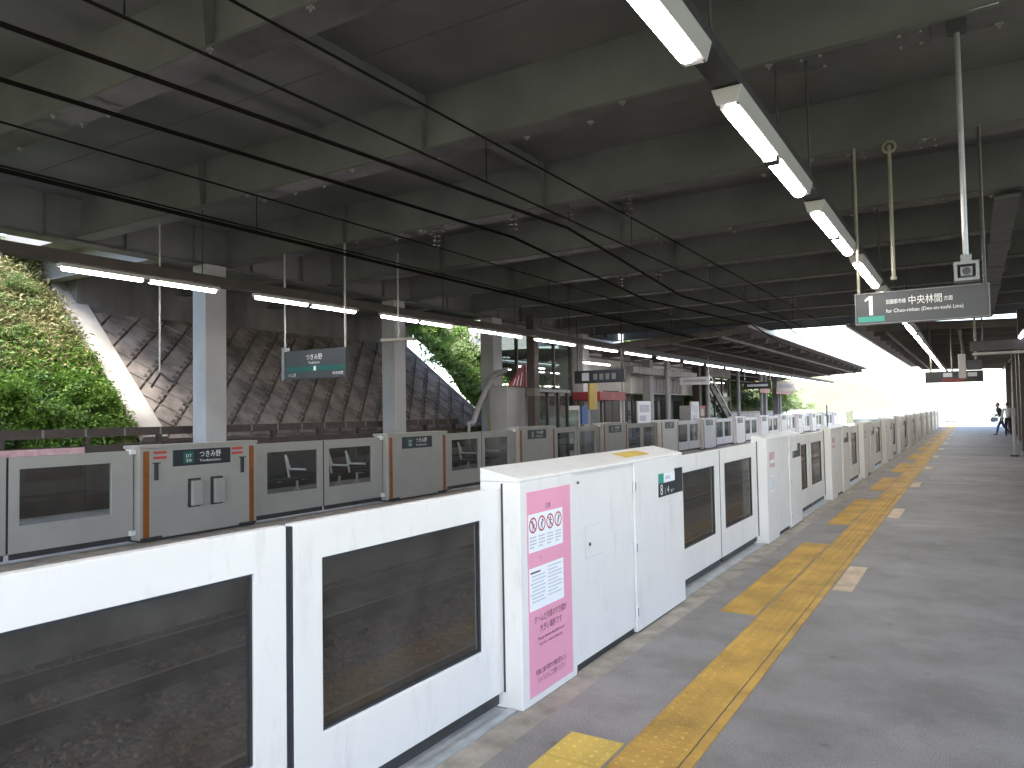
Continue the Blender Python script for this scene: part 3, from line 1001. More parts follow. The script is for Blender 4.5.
# ================================================================== FAR GATES
HX = -9.65
def far_cabinet(L, kind, station=True):
    t = empty('gate_cabinet', (HX, 0, 0))
    d = 0.34
    MB().box(-d, 0, 0.02, L - 0.02, 0.03, 1.27).build('body', M['gatesteel'], t, 0.006)
    MB().box(-d - 0.02, 0.012, 0, L, 1.27, 1.315).build('top_cover', M['gatesteel'], t, 0.006)
    MB().box(-d + 0.02, -0.02, 0.04, L - 0.04, 0.0, 0.029).build('plinth', M['dark'], t)
    for y in (0.07, L - 0.155):
        s = MB().box(0.0006, 0.006, y, y + 0.085, 0.06, 1.235).build('orange_strip', M['orange'], t)
    for y in (0.03, L - 0.35):
        MB().box(0.0006, 0.03, y, y + 0.30, 0.031, 0.062).build('guide_block', M['dark'], t)
    MB().box(-0.2, -0.08, -0.06, 0.019, 1.20, 1.268).build('sensor', M['white'], t, 0.006)
    MB().box(-0.2, -0.08, -0.06, 0.019, 0.10, 0.17).build('sensor', M['white'], t, 0.006)
    y0 = L * 0.26 if kind == 'handles' else L * 0.23
    p = MB().box(0.0006, 0.008, y0, y0 + 0.96, 1.02 - 0.02, 1.25 - 0.02).build('station_sign', M['signblack'], t, 0.002)
    MB().box(0.0082, 0.0088, y0 + 0.16, y0 + 0.33, 1.03, 1.20).build('line_mark', M['teal_dim'], p)
    text('lettering', 'つきみ野', 0.105, M['letter'], p, (0.0092, y0 + 0.42, 1.115), width=0.36)
    text('lettering', 'Tsukimino', 0.05, M['letter'], p, (0.0092, y0 + 0.42, 1.045), width=0.36)
    text('lettering', 'DT', 0.06, M['letter'], p, (0.0092, y0 + 0.2, 1.12), width=0.09)
    text('lettering', '26', 0.06, M['letter'], p, (0.0092, y0 + 0.2, 1.055), width=0.09)
    if kind == 'handles':
        for y in (0.22, L - 0.48):
            for z in (1.12, 1.19):
                MB().box(0.0006, 0.002, y, y + 0.2, z, z + 0.035).build('red_sticker', M['redsticker'], t)
        for y in (L * 0.38, L * 0.57):
            h = MB().box(0.02, 0.075, y + 0.03, y + 0.20, 0.42, 0.78).build('handle_box', M['gatesteel'], t, 0.01)
            MB().box(0.0006, 0.019, y, y + 0.20, 0.40, 0.81).build('handle_plate', M['dark'], t)
        for y in (0.23, L - 0.32):
            MB().box(0.0006, 0.03, y, y + 0.05, 0.83, 1.06).build('grip', M['dark'], t, 0.006)
            MB().box(0.0006, 0.045, y - 0.02, y + 0.07, 1.061, 1.075).build('grip_cap', M['dark'], t)
    return t
def far_leaf_whitened(w, right):
    t = far_leaf(w, right)
    for c in t.children:
        if c.name.startswith('frame'): c.data.materials[0] = M['white']  # frame whitened to stand for daylight beyond the bridge
    return t
def far_leaf(w, right):
    t = empty('gate_door', (HX - 0.12, 0, 0))
    tag(t, '', 'platform gate door', 'grey sliding gate doors along the opposite platform')
    z0, z1 = 0.10, 1.25
    wy0, wy1, wz0, wz1 = 0.12, w - 0.30, 0.42, 1.10
    mb = MB()
    O = [(0, z0), (w, z0), (w, z1), (0, z1)]
    I = [(wy0, wz0), (wy1, wz0), (wy1, wz1), (wy0, wz1)]
    vs = [(0, y, z) for y, z in O] + [(0, y, z) for y, z in I] + [(-0.05, y, z) for y, z in O] + [(-0.05, y, z) for y, z in I]
    fs = []
    for i in range(4):
        j = (i + 1) % 4
        fs += [(i, j, 4 + j, 4 + i), (8 + j, 8 + i, 12 + i, 12 + j), (i, 8 + i, 8 + j, j), (4 + i, 4 + j, 12 + j, 12 + i)]
    mb.add(vs, fs)
    fr = mb.build('frame', M['gatesteel'], t, 0.004)
    pn = MB().box(-0.03, -0.024, wy0 + .001, wy1 - .001, wz0 + .001, wz1 - .001).build('window_pane', M['gate_glass2'], t)
    rl = MB().box(-0.04, -0.01, 0.02, w - 0.02, 0.03, z0).build('bottom_rail', M['dark'], t)
    sl = MB().box(-0.045, -0.005, -0.016, 0.0, z0 + 0.01, z1 - 0.01).build('rubber_seal', M['rubber'], t)
    if not right:
        for c in (fr, pn, rl, sl):
            for v in c.data.vertices: v.co.y = w - v.co.y
            c.data.flip_normals()
    return t
M['gate_glass2'] = glass('far_gate_glass', (0.72, 0.74, 0.72), 0.04)
fstart = [0.95, 6.02, 11.08, 16.01, 21.0] + [26.0 + 5.0 * k for k in range(10)]
fspans = [(y, y + (1.98 if y > 1 else 1.95)) for y in fstart]
flabs = ['grey gate cabinet of the opposite platform cut by the left picture edge',
         'grey gate cabinet with two handle boxes and red stickers beside its black station sign',
         'grey gate cabinet with orange edges and station sign, below the second pale column',
         'brownish grey gate cabinet with station sign, left of the pink poster cabinet top',
         'grey gate cabinet opposite, in front of the red awning and notice boards']
fproto = {}
for i, (y0, y1) in enumerate(fspans):
    kind = 'handles' if i == 1 else 'plain' if i < 5 else 'pale'
    if kind in fproto:
        o = copy_tree(fproto[kind])
    else:
        o = far_cabinet(y1 - y0, kind)
        fproto[kind] = o
        if kind == 'pale':
            for c in o.children:
                if c.name.startswith(('body', 'top_cover')): c.data.materials[0] = M['white']  # white colour stands for daylight on the distant cabinets
    o.location = (HX, y0, 0)
    tag(o, flabs[i] if i < len(flabs) else 'gate cabinet whitened for far daylight, opposite platform, %s of its row' % ['sixth', 'seventh', 'eighth', 'ninth', 'tenth', 'eleventh', 'twelfth', 'thirteenth', 'fourteenth', 'fifteenth'][i - 5],
        'platform gate', 'grey gate cabinets along the opposite platform')
fcache = {}
fcache2 = {}
fprev = ['grey gate door with a pale pink notice on top, left of the handle cabinet']
for i, ((a0, a1), (b0, b1)) in enumerate(zip(fspans[:-1], fspans[1:])):
    w = round((b0 - a1) / 2 - 0.015, 3)
    n1 = ['grey opposite gate door at the left picture edge, mostly hidden', 'grey gate door with benches showing in its window, touching the handle cabinet', 'grey opposite gate door right of the orange edged plain cabinet'][i] if i < 3 else 'grey opposite gate door following the %s cabinet of its row' % ordn[i + 1]
    n2 = ['grey gate door with wide window left of the handle cabinet, under a pink notice', 'grey gate door touching the left side of the plain orange edged cabinet', 'grey opposite gate door showing left of the pink poster cabinet'][i] if i < 3 else 'grey opposite gate door leading up to the %s cabinet of its row' % (ordn[i + 2] if i + 2 < len(ordn) else 'last')
    bl_, fc_ = (far_leaf, fcache) if i < 5 else (far_leaf_whitened, fcache2)
    put_leaf(a1 + 0.001, w, False, n1, bl_, fc_, HX - 0.12)
    put_leaf(b0 - w - 0.001, w, True, n2, bl_, fc_, HX - 0.12)
tag(MB().box(-9.755, -9.74, 3.7, 5.35, 1.252, 1.33).build('pink_notice', M['pinksticker']), 'long pale pink notice strip standing on the opposite grey door', 'notice')
ftp = MB()
ftp.box(-10.75, -10.35, -3, 70, 0.0, 0.006)
tag(ftp.build('tactile_paving', M['yellow']), kind='structure')

# ================================================================== LIGHTS
UP = 3.08
big_ord = ['zeroth', 'first', 'second', 'third', 'fourth', 'fifth', 'sixth', 'seventh', 'eighth', 'ninth', 'tenth', 'eleventh', 'twelfth', 'thirteenth', 'fourteenth', 'fifteenth', 'sixteenth', 'seventeenth', 'eighteenth', 'nineteenth']
for tens, th in (('twenty', 'twentieth'), ('thirty', 'thirtieth'), ('forty', 'fortieth'), ('fifty', 'fiftieth')):
    big_ord += [th] + [tens + '-' + q for q in big_ord[1:10]]
def lamp_near():
    t = empty('ceiling_light', (-1.25, 0, 3.6))
    mb = MB()
    mb.prism([(-.066, .0), (.066, .0), (.072, .02), (.098, .105), (-.098, .105), (-.072, .02)], lambda u, v, s: (u, s, v), 0.0, 2.46)
    mb.build('housing', M['lamp_white'], t, 0.006)
    for y in (0.14, 1.30):
        m2 = MB()
        m2.prism([(-.052, 0), (-.044, -.026), (-.018, -.04), (.018, -.04), (.044, -.026), (.052, 0)], lambda u, v, s: (u, s, v - 0.001), y, y + 1.03)
        m2.build('tube', M['tube'], t)
    hb_ = MB().box(-.05, .05, 1.175, 1.295, -.042, -.001).build('gap_block', M['dark'], t)  # dark block added so the gap between the tubes does not look lit
    for y in (0.015, 2.40):
        b = MB()
        for x in (-.06, .06):
            b.tube((x, y + 0.02, 0), (x, y + 0.02, -0.008), 0.009, 6)
        b.build('screw', M['dark'], t)
    return t
nl = None
n_near = ['near row lamp just above the top picture edge', 'near row lamp cut by the top picture edge', 'bright twin tube lamp right below the cut off one, near row', 'third twin tube lamp of the near row, above the hanging platform sign', 'near row lamp just left of the hanging platform sign top']
yl = 1.60 - UP
k = 0
rows = []
while yl < 66:
    if nl is None:
        nl = lamp_near(); o = nl
    else:
        o = copy_tree(nl)
    o.location = (-1.25, yl, 3.6)
    tag(o, n_near[k] if k < len(n_near) else '%s twin tube lamp of the near row counting away from the camera' % big_ord[k], 'ceiling light', 'tube lamps over the near platform')
    yl += UP; k += 1
tag(MB().box(-1.33, -1.17, -2, 68, 3.712, 3.80).build('lighting_rail', M['dark']), 'dark lighting rail carrying the near row of tube lamps', 'light rail')
rods = MB()
def lamp_far():
    t = empty('ceiling_light', (-9.95, 0, 3.66))
    MB().box(-.055, .055, 0, 2.4, 0.0, 0.05).build('housing', M['lamp_white'], t, 0.004)
    MB().box(-.034, .034, 1.135, 1.245, -.04, -.001).build('gap_block', M['dark'], t)  # added dark block, keeps this tube gap from looking lit
    for y in (0.05, 1.25):
        m2 = MB()
        m2.prism([(-.045, 0), (-.04, -.03), (-.015, -.045), (.015, -.045), (.04, -.03), (.045, 0)], lambda u, v, s: (u, s, v - 0.001), y, y + 1.08)
        m2.build('tube', M['tube2'], t)
    return t
fl = None
yl = 5.12 - UP
k = 0
n_far = ['far row lamp at the left picture edge under the girder', 'far row twin tube lamp before the leafy bank and first pale column', 'far row twin tube lamp above the hanging station sign', 'far row twin tube lamp right of the second pale column top']
while yl < 66:
    if fl is None:
        fl = lamp_far(); o = fl
    else:
        o = copy_tree(fl)
    o.location = (-9.95, yl, 3.66)
    tag(o, n_far[k] if k < len(n_far) else '%s slim twin tube lamp of the far row counting from the left picture edge' % big_ord[k + 1], 'ceiling light', 'tube lamps over the opposite platform')
    yl += UP; k += 1
tag(MB().box(-10.05, -9.85, -4, 68, 3.715, 3.86).build('lighting_rail', M['brown_dark']), 'dark brown lighting rail carrying the far row of tube lamps', 'light rail')

# hanger rods for the rails (one thing per rod)
rp = None
def rod(x, y, z0, z1, r, m, label, name='hanger_rod', group='rods hanging from the bridge beams'):
    o = MB().tube((0, 0, z0), (0, 0, z1), r, 6).build(name, m)
    o.location = (x, y, 0)
    return tag(o, label, 'rod', group)
for i, y in enumerate(beamY):
    if 3 < y < 31:
        rod(-1.19, y - 0.12, 3.802, BZ - 0.035, 0.012, M['dark'], 'thin dark rod holding the near lighting rail, under the %s beam in view' % ordn[i - 2])
        rod(-9.95, y - 0.1, 3.862, BZ - 0.035, 0.010, M['dark'], 'thin dark rod holding the far lighting rail, under the %s beam in view' % ordn[i - 2])

# ================================================================== HANGING SIGN "1", CCTV POLE, PIPES
t = empty('platform_sign', (-0.485, 10.12, 2.69))
tag(t, 'dark grey hanging platform sign with big white 1 and white destination lettering', 'sign')
hw, hh = 0.69, 0.36
MB().box(-hw, hw, -0.06, 0.06, 0.0, hh).build('panel', M['signgrey'], t, 0.004)
f = MB()
f.box(-hw - 0.012, -hw - 0.0005, -0.07, 0.07, -0.012, hh + 0.012)
f.box(hw + 0.0005, hw + 0.012, -0.07, 0.07, -0.012, hh + 0.012)
f.box(-hw, hw, -0.07, 0.07, -0.012, -0.0005)
f.box(-hw, hw, -0.07, 0.07, hh + 0.0005, hh + 0.012)
f.build('frame', M['signframe'], t)
yf = -0.0615
one = MB()
one.add([(-hw + .145, yf, .10), (-hw + .185, yf, .10), (-hw + .185, yf, .335), (-hw + .145, yf, .335)], [(0, 1, 2, 3)])
one.add([(-hw + .10, yf - .0003, .295), (-hw + .10, yf - .0003, .27), (-hw + .146, yf - .0003, .295), (-hw + .186, yf - .0003, .335), (-hw + .150, yf - .0003, .335)], [(0, 1, 2, 3, 4)])
one.build('lettering', M['letter'], t, flipfix=False)
MB().box(-hw + 0.02, -hw + 0.31, -0.0614, -0.0605, 0.02, 0.085).build('teal_bar', M['teal'], t)
text('lettering', '田園都市線', 0.060, M['letter'], t, (-hw + 0.33, yf, 0.225), face='y', width=0.21)
text('lettering', '中央林間', 0.115, M['letter'], t, (-hw + 0.565, yf, 0.205), face='y', width=0.345)
text('lettering', '方面', 0.060, M['letter'], t, (-hw + 0.935, yf, 0.215), face='y', width=0.09)
text('lettering', 'for Chuo-rinkan (Den-en-toshi Line)', 0.062, M['letter'], t, (-hw + 0.33, yf, 0.115), face='y', width=0.80)
for x in (-hw + 0.03, hw - 0.03):
    MB().tube((x, 0, hh + 0.0125), (x, 0, BZ - 2.69), 0.017, 8).build('hanger', M['ivory'], t)

t = empty('cctv_pole', (0.0, 7.25, 0))
tag(t, 'silver pipe pole with boxed camera at its foot hanging before the platform sign', 'camera pole')
MB().tube((0, 0, 2.90), (0, 0, BZ - 0.02), 0.022, 10).build('pole', M['galv'], t)
MB().path([(0, 0, BZ - 0.02), (0.02, 0, BZ + 0.03), (0.08, 0, BZ + 0.06), (0.3, 0, BZ + 0.07)], 0.016, 8).build('conduit', M['galv'], t)
MB().box(-0.07, 0.07, -0.05, 0.05, BZ - 0.1, BZ - 0.001).build('clamp', M['dark'], t)
MB().box(-0.04, 0.04, -0.04, 0.04, 2.86, 2.92).build('junction_box', M['signframe'], t)
cb = MB()
for (a, b, c, d) in ((-.09, -.065, 2.70, 2.86), (.065, .09, 2.70, 2.86), (-.0645, .0645, 2.835, 2.86), (-.0645, .0645, 2.70, 2.725)):
    cb.box(a, b, -0.07, 0.08, c, d)
cb.build('camera_cage', M['signframe'], t)
cm = MB().box(-.045, .045, -0.06, 0.10, 2.735, 2.82).build('camera', M['signframe'], t, 0.01)
MB().tube((0, -0.061, 2.778), (0, -0.075, 2.778), 0.03, 12).build('lens', M['dark'], cm)

t = empty('hanging_pipe', (-0.76, 10.2, 0))
tag(t, 'ivory pipe with ring fitting hanging above the platform sign', 'pipe')
MB().tube((0, 0, 3.26), (0, 0, BZ - 0.02), 0.022, 8).build('pipe', M['ivory'], t)
rg_ = MB()
for i in range(14):
    a0, a1 = 2 * math.pi * i / 14, 2 * math.pi * (i + 1) / 14
    rg_.tube((0.07 * math.cos(a0), 0, BZ - 0.04 + 0.07 * math.sin(a0)), (0.07 * math.cos(a1), 0, BZ - 0.04 + 0.07 * math.sin(a1)), 0.016, 6)
rg_.build('ring', M['ivory'], t)
MB().tube((0, 0, 3.22), (0, 0, 3.26), 0.035, 8).build('end_cap', M['ivory'], t)
rod(0.17, 10.05, 3.05, BZ - 0.03, 0.015, M['dark'], 'dark rod running down to the right end of the platform sign')
rod(-1.45, 7.15, 3.80, BZ - 0.03, 0.010, M['dark'], 'thin dark rod left of the near lighting rail')

# second sign cluster far down the near platform
t = empty('platform_sign', (-0.6, 33.0, 2.55))
tag(t, 'small dark hanging board with a red band far down the near platform', 'sign')
MB().box(-0.9, 1.0, -0.08, 0.08, 0, 0.42).build('panel', M['signblack'], t)
MB().box(-0.35, 0.4, -0.0815, -0.0805, 0.03, 0.14).build('red_band', M['red'], t)
MB().box(-0.3, 0.0, -0.0815, -0.0805, 0.2, 0.36).build('white_field', M['paper'], t)
MB().box(0.5, 0.8, -0.0815, -0.0805, 0.2, 0.36).build('white_field', M['paper'], t)
for x in (-0.7, 0.0, 0.35):
    MB().tube((x, 0, 0.42), (x, 0, 2.2), 0.03, 6).build('hanger', M['ivory'], t)
t = empty('monitor', (0.1, 27.0, 2.75))
tag(t, 'black camera monitor on a pole with white housing, beyond the platform sign', 'monitor')
MB().box(-0.2, 0.2, -0.12, 0.12, 0, 0.32).build('screen_case', M['signblack'], t, 0.02)
MB().box(-0.42, -0.21, -0.1, 0.1, -0.25, 0.5).build('white_case', M['lamp_white'], t, 0.02)
MB().tube((0.05, 0, 0.32), (0.05, 0, 2.1), 0.035, 8).build('pole', M['ivory'], t)
t = empty('cable_tray', (0.9, 24, 3.05))
tag(t, 'dark horizontal cable tray on hangers at the right edge', 'cable tray')
MB().box(-0.9, 2.2, -0.15, 0.15, 0.1, 0.35).build('tray', M['signgrey'], t)
MB().box(-0.85, 2.2, -0.151, 0.151, -0.02, 0.04).build('lower_pipe', M['galv'], t)
for x in (-0.6, 0.6):
    MB().tube((x, 0, 0.35), (x, 0, 1.8), 0.02, 6).build('hanger', M['dark'], t)

# station name board over the far platform
t = empty('station_sign', (-11.17, 10.0, 2.38))
tag(t, 'dark hanging station name board with teal line between two pale columns', 'sign')
MB().box(-0.03, 1.55, -0.05, 0.05, 0, 0.54).build('panel', M['signgrey'], t, 0.004)
MB().box(0.02, 1.54, -0.0515, -0.0505, 0.14, 0.24).build('teal_line', M['teal_dim'], t)
text('lettering', 'つきみ野', 0.12, M['letter'], t, (0.75, -0.052, 0.36), face='y', align='CENTER', width=0.42)
text('lettering', 'Tsukimino', 0.06, M['letter'], t, (0.75, -0.052, 0.28), face='y', align='CENTER', width=0.3)
text('lettering', 'つくし野', 0.07, M['letter'], t, (0.06, -0.052, 0.055), face='y', width=0.2)
text('lettering', '中央林間', 0.07, M['letter'], t, (1.22, -0.052, 0.055), face='y', width=0.26)
mb = MB().add([(0.72, -0.053, 0.25), (0.80, -0.053, 0.25), (0.76, -0.053, 0.30)], [(0, 1, 2)])
MB().box(0.74, 0.80, -0.0525, -0.0517, 0.15, 0.23).build('line_mark', M['letter'], t)
MB().box(-0.10, -0.035, -0.07, 0.07, -0.01, 0.62).build('end_frame', M['galv'], t)
for x in (-0.08, 1.5):
    MB().tube((x, 0, 0.54), (x, 0, 2.45), 0.02, 8).build('hanger', M['galv'], t)
# T shaped aerial hanging beside it, and another left
t = empty('hanging_aerial', (-9.6, 11.4, 0))
tag(t, 'slim pole ending in a flat crossbar above the station name board', 'aerial')
MB().tube((0, 0, 3.2), (0, 0, BZ - 0.03), 0.018, 8).build('pole', M['galv'], t)
MB().bar((-0.35, -0.1, 3.16), (0.35, 0.1, 3.16), 0.12, 0.05).build('crossbar', M['ivory'], t)
t = empty('hanging_aerial', (-11.2, 7.35, 0))
tag(t, 'slim pole hanging in front of the block slope, ending in a bent dark aerial', 'aerial')
MB().tube((0, 0, 2.45), (0, 0, BZ - 0.03), 0.016, 8).build('pole', M['galv'], t)
MB().path([(-0.22, 0, 2.2), (0.02, 0, 2.42), (0.1, 0.1, 2.3), (0.3, 0.1, 2.25)], 0.02, 6).build('aerial_arm', M['dark'], t)

# ================================================================== OVERHEAD WIRES
def wire(name, pts, r, label):
    o = MB().path(pts, r, 6).build(name, M['wire'])
    return tag(o, label, 'wire', 'overhead wires above the tracks')
wire('feeder_wire', [(-6.45, -6, 4.5), (-5.2, 10.2, 4.5), (-6.05, 18, 4.5), (-5.2, 25.5, 4.5), (-6.0, 34, 4.5), (-6.0, 90, 4.6)], 0.023, 'thicker black feeder wire crossing high under the bridge, right one of the kinked pair')
wire('feeder_wire', [(-7.42, -6, 4.5), (-6.2, 10.2, 4.5), (-7.0, 18, 4.5), (-6.2, 25.5, 4.5), (-7.0, 34, 4.5), (-7.0, 90, 4.6)], 0.023, 'thicker black feeder wire crossing high under the bridge, left one of the kinked pair')
wire('messenger_wire', [(-4.36, -6, 4.6), (-4.3, 10.5, 4.6), (-4.3, 90, 4.6)], 0.012, 'thin black messenger wire over the nearer track')
wire('contact_wire', [(-4.36, -6, 4.13), (-4.3, 10.5, 4.13), (-4.3, 90, 4.13)], 0.012, 'thin black contact wire over the nearer track')
wire('messenger_wire', [(-8.1, -6, 4.6), (-7.9, 10.5, 4.6), (-7.9, 90, 4.6)], 0.012, 'thin black messenger wire over the farther track')
wire('contact_wire', [(-8.0, -6, 4.17), (-7.9, 90, 4.17)], 0.012, 'thin black contact wire over the farther track')
wire('feeder_wire', [(-8.85, -6, 4.42), (-9.0, 10, 4.42), (-9.1, 90, 4.45)], 0.031, 'lowest thick black cable, above the opposite grey gates')
for mw, x in (('messenger_wire', -4.32), ('messenger_wire.001', -7.95)):
    d0 = None
    for k in range(9):
        if d0 is None:
            d0 = MB().tube((x, 0, 4.14), (x, 0, 4.6), 0.005, 4).build('dropper', M['wire'], bpy.data.objects[mw]); c = d0
        else:
            c = d0.copy(); COL.objects.link(c); c.parent = bpy.data.objects[mw]
        c.location = (0, 2.6 + k * 4.0, 0)
def insulator(x, y, z, label):
    t = empty('insulator', (x, y, z))
    tag(t, label, 'insulator', 'insulators under the bridge beams')
    MB().box(-0.14, 0.14, -0.08, 0.08, 0.325, 0.345).build('mounting_plate', M['flange'], t)
    MB().tube((0, 0, 0.02), (0, 0, 0.325), 0.02, 8).build('stem', M['porcelain'], t)
    s = MB()
    for zz in (0.08, 0.16, 0.24):
        s.tube((0, 0, zz), (0, 0, zz + 0.035), 0.075, 10, 0.045)
    s.build('shed', M['porcelain'], t)
    return t
protoI = None
for (x, y, lab) in ((-5.2, 10.25, 'insulator holding the right kinked feeder wire at the nearest support'), (-6.2, 10.25, 'insulator holding the left kinked feeder wire at the nearest support'),
                    (-4.3, 10.45, 'insulator above the nearer messenger wire'), (-7.9, 10.45, 'insulator above the farther messenger wire'),
                    (-6.05, 16.4, 'insulator of the right feeder wire at the second support'), (-7.0, 16.4, 'insulator of the left feeder wire at the second support'),
                    (-4.3, 22.6, 'distant insulator above the nearer messenger wire'), (-7.9, 22.6, 'distant insulator above the farther messenger wire')):
    if protoI is None:
        protoI = insulator(x, y, BZ - 0.345, lab); o = protoI
    else:
        o = copy_tree(protoI, (x, y, BZ - 0.345))
    o['label'] = lab

# ================================================================== CANOPIES BEYOND THE BRIDGE
def canopy(x0, z0, x1, z1, y0, y1, label, posts):
    t = empty('platform_canopy', (0, 0, 0))
    tag(t, label, 'canopy', 'platform canopies beyond the bridge')
    mb = MB()
    mb.prism([(x0, z0), (x1, z1), (x1, z1 + 0.06), (x0, z0 + 0.06)], lambda u, v, s: (u, s, v), y0, y1)
    mb.build('roof', M['roof'], t)
    n = int((y1 - y0) / 2.5)
    for k in range(n + 1):
        y = y0 + 0.1 + (y1 - y0 - 0.2) * k / n
        MB().bar((x0 + (x1 - x0) * .05, y, z0 + (z1 - z0) * .05 - 0.11), (x1, y, z1 - 0.11), 0.12, 0.2).build('rafter', M['purlin'], t)
    for f in (0.1, 0.28, 0.46, 0.64, 0.82, 0.98):
        x = x0 + (x1 - x0) * f; z = z0 + (z1 - z0) * f
        MB().bar((x, y0, z - 0.25), (x, y1, z - 0.25), 0.1, 0.08).build('purlin', M['purlin'], t)
    MB().box(min(x0, x0) - 0.05, x0 + 0.05, y0, y1, z0 - 0.03, z0 + 0.10).build('gutter', M['white2'], t)
    for (x, y) in posts:
        zz = z0 + (z1 - z0) * (x - x0) / (x1 - x0)
        MB().tube((x, y, 0), (x, y, zz - 0.2), 0.11, 10).build('post', M['column'], t)
    return t
canopy(-3.9, 4.72, 9.0, 4.3, 30.6, 66, 'near platform canopy with ribbed underside beyond the bridge', [(2.2, y) for y in (36, 42, 48, 54, 60)])
canopy(-6.9, 4.72, -17.5, 4.0, 28.0, 66, 'opposite platform canopy with ribbed underside beyond the bridge', [(-12.6, y) for y in (35, 41.5, 48, 54, 60)])

# ================================================================== FAR PLATFORM FURNITURE
fe = empty('back_fence', (-14.05, 0, 0))
tag(fe, 'dark brown rail fence along the back of the opposite platform', 'fence')
MB().box(-0.06, 0.06, 0, 19.5, 1.36, 1.52).build('top_rail', M['brown_dark'], fe)
MB().box(-0.03, 0.03, 0, 19.5, 0.0, 1.2).build('panel', M['brown_dark'], fe)
p0 = None
for k in range(14):
    y = 0.5 + k * 1.45
    if p0 is None:
        p0 = MB().box(-0.05, 0.05, -0.04, 0.04, 0, 1.36).build('post', M['brown_dark'], fe); p0.location = (0, y, 0)
    else:
        c = p0.copy(); COL.objects.link(c); c.parent = fe; c.location = (0, y, 0)
j0 = None
for k in range(26):
    y = 0.2 + k * 0.75
    if j0 is None:
        j0 = MB().box(0.0605, 0.066, -0.02, 0.02, 1.37, 1.51).build('joint_cover', M['signframe'], fe); j0.location = (0, y, 0)
    else:
        c = j0.copy(); COL.objects.link(c); c.parent = fe; c.location = (0, y, 0)

def bench(x, y, label):
    t = empty('platform_bench', (x, y, 0))
    tag(t, label, 'bench', 'white framed benches on the opposite platform')
    for k in range(4):
        yy = k * 0.6
        MB().box(-0.22, 0.22, yy + 0.06, yy + 0.52, 0.42, 0.46).build('seat', M['dark'], t, 0.015)
        MB().bar((-0.24, yy + 0.29, 0.46), (-0.34, yy + 0.29, 0.86), 0.44, 0.03).build('backrest', M['dark'], t, 0.01)
    for yy in (0.02, 1.2, 2.38):
        mb = MB()
        mb.tube((0.28, yy, 0.02), (0, yy, 0.26), 0.025, 8)
        mb.tube((-0.28, yy, 0.02), (0, yy, 0.26), 0.025, 8)
        mb.tube((0, yy, 0.26), (0, yy, 0.42), 0.028, 8)
        mb.build('leg', M['white'], t)
        MB().path([(0.25, yy, 0.62), (-0.2, yy, 0.62), (-0.33, yy, 0.9), (-0.22, yy, 0.42)], 0.022, 8).build('arm_frame', M['white'], t)
    MB().box(-0.03, 0.03, 0, 2.4, 0.40, 0.419).build('beam', M['white'], t)
    return t
b1 = bench(-11.6, 9.4, 'white framed bench seen through the grey gate windows right of the handle cabinet')
b2 = copy_tree(b1, (-11.6, 12.3, 0)); b2['label'] = 'white framed bench seen through the grey gate window next to the plain cabinet'
b3 = copy_tree(b1, (-11.6, 15.4, 0)); b3['label'] = 'white framed bench hidden partly behind the plain orange edged cabinet'

# sloping grey pipe beside the third column
t = empty('slanted_duct', (-13.1, 19.4, 0))
tag(t, 'grey slanted handrail pipe rising to the red striped board', 'pipe')
MB().path([(0, -0.6, 1.35), (0, -0.35, 1.4), (0, -0.15, 1.75), (0, 0.35, 2.4), (0, 0.9, 2.9), (0, 1.6, 3.1)], 0.09, 10).build('pipe', M['wall_grey'], t)
MB().tube((0, -0.6, 0), (0, -0.6, 1.4), 0.05, 8).build('post', M['wall_grey'], t)
# grey cabinet block
t = empty('service_cabinet', (-12.7, 19.85, 0))
tag(t, 'tall grey service cabinet under the red striped board', 'cabinet')
MB().box(-0.35, 0.35, 0, 1.1, 0, 2.5).build('body', M['wall_grey'], t, 0.02)
MB().box(0.3505, 0.356, 0.06, 0.54, 0.1, 2.4).build('door', M['wall_grey'], t)
MB().box(0.3505, 0.356, 0.56, 1.04, 0.1, 2.4).build('door', M['wall_grey'], t)
MB().box(-0.3, -0.27, -0.02, -0.0005, 0.9, 1.6).build('handle', M['yellowsign'], t)
t = empty('warning_board', (-12.7, 19.75, 2.51))
tag(t, 'red board with white slanted stripes on top of the grey cabinet', 'sign')
MB().prism([(-0.45, 0), (0.45, 0), (0.45, 0.75)], lambda u, v, s: (u * 0 + s, (u + 0.45) * 1.1, v), 0.42, 0.46).build('board', M['red'], t)
for k in range(3):
    MB().add([(0.4615, 0.25 + k * 0.22, 0.03), (0.4615, 0.31 + k * 0.22, 0.03), (0.4615, 0.47 + k * 0.2, 0.25 + 0.1 * k), (0.4615, 0.43 + k * 0.2, 0.25 + 0.1 * k)], [(0, 1, 2, 3)]).build('stripe', M['letter'], t)
MB().box(0.4, 0.46, 1.05, 1.4, 0.0, 0.72).build('side_board', M['red'], t)

# glazed screen
def glass_screen(x, y0, y1, z1, label, bays, mid=2.3):
    t = empty('glass_screen', (x, y0, 0))
    tag(t, label, 'glass screen')
    Lr = y1 - y0
    MB().box(-0.1, 0.1, -0.05, Lr + 0.05, z1 + 0.001, z1 + 0.9).build('lintel', M['purlin'], t)
    for k in range(bays + 1):
        y = Lr * k / bays
        MB().box(-0.05, 0.05, y - 0.05, y + 0.05, 0, z1).build('post', M['brown_dark'], t)
    for k in range(bays):
        ya, yb = Lr * k / bays + 0.051, Lr * (k + 1) / bays - 0.051
        MB().box(-0.04, 0.04, ya, yb, mid, mid + 0.22).build('transom', M['purlin'], t)
        MB().box(-0.008, 0.008, ya, yb, mid + 0.221, z1 - 0.05).build('pane', M['clear_glass'], t)
        MB().box(-0.008, 0.008, ya, yb, 0.12, mid - 0.001).build('pane', M['clear_glass'], t)
        MB().box(-0.04, 0.04, ya, yb, 0.0, 0.119).build('sill', M['purlin'], t)
    return t
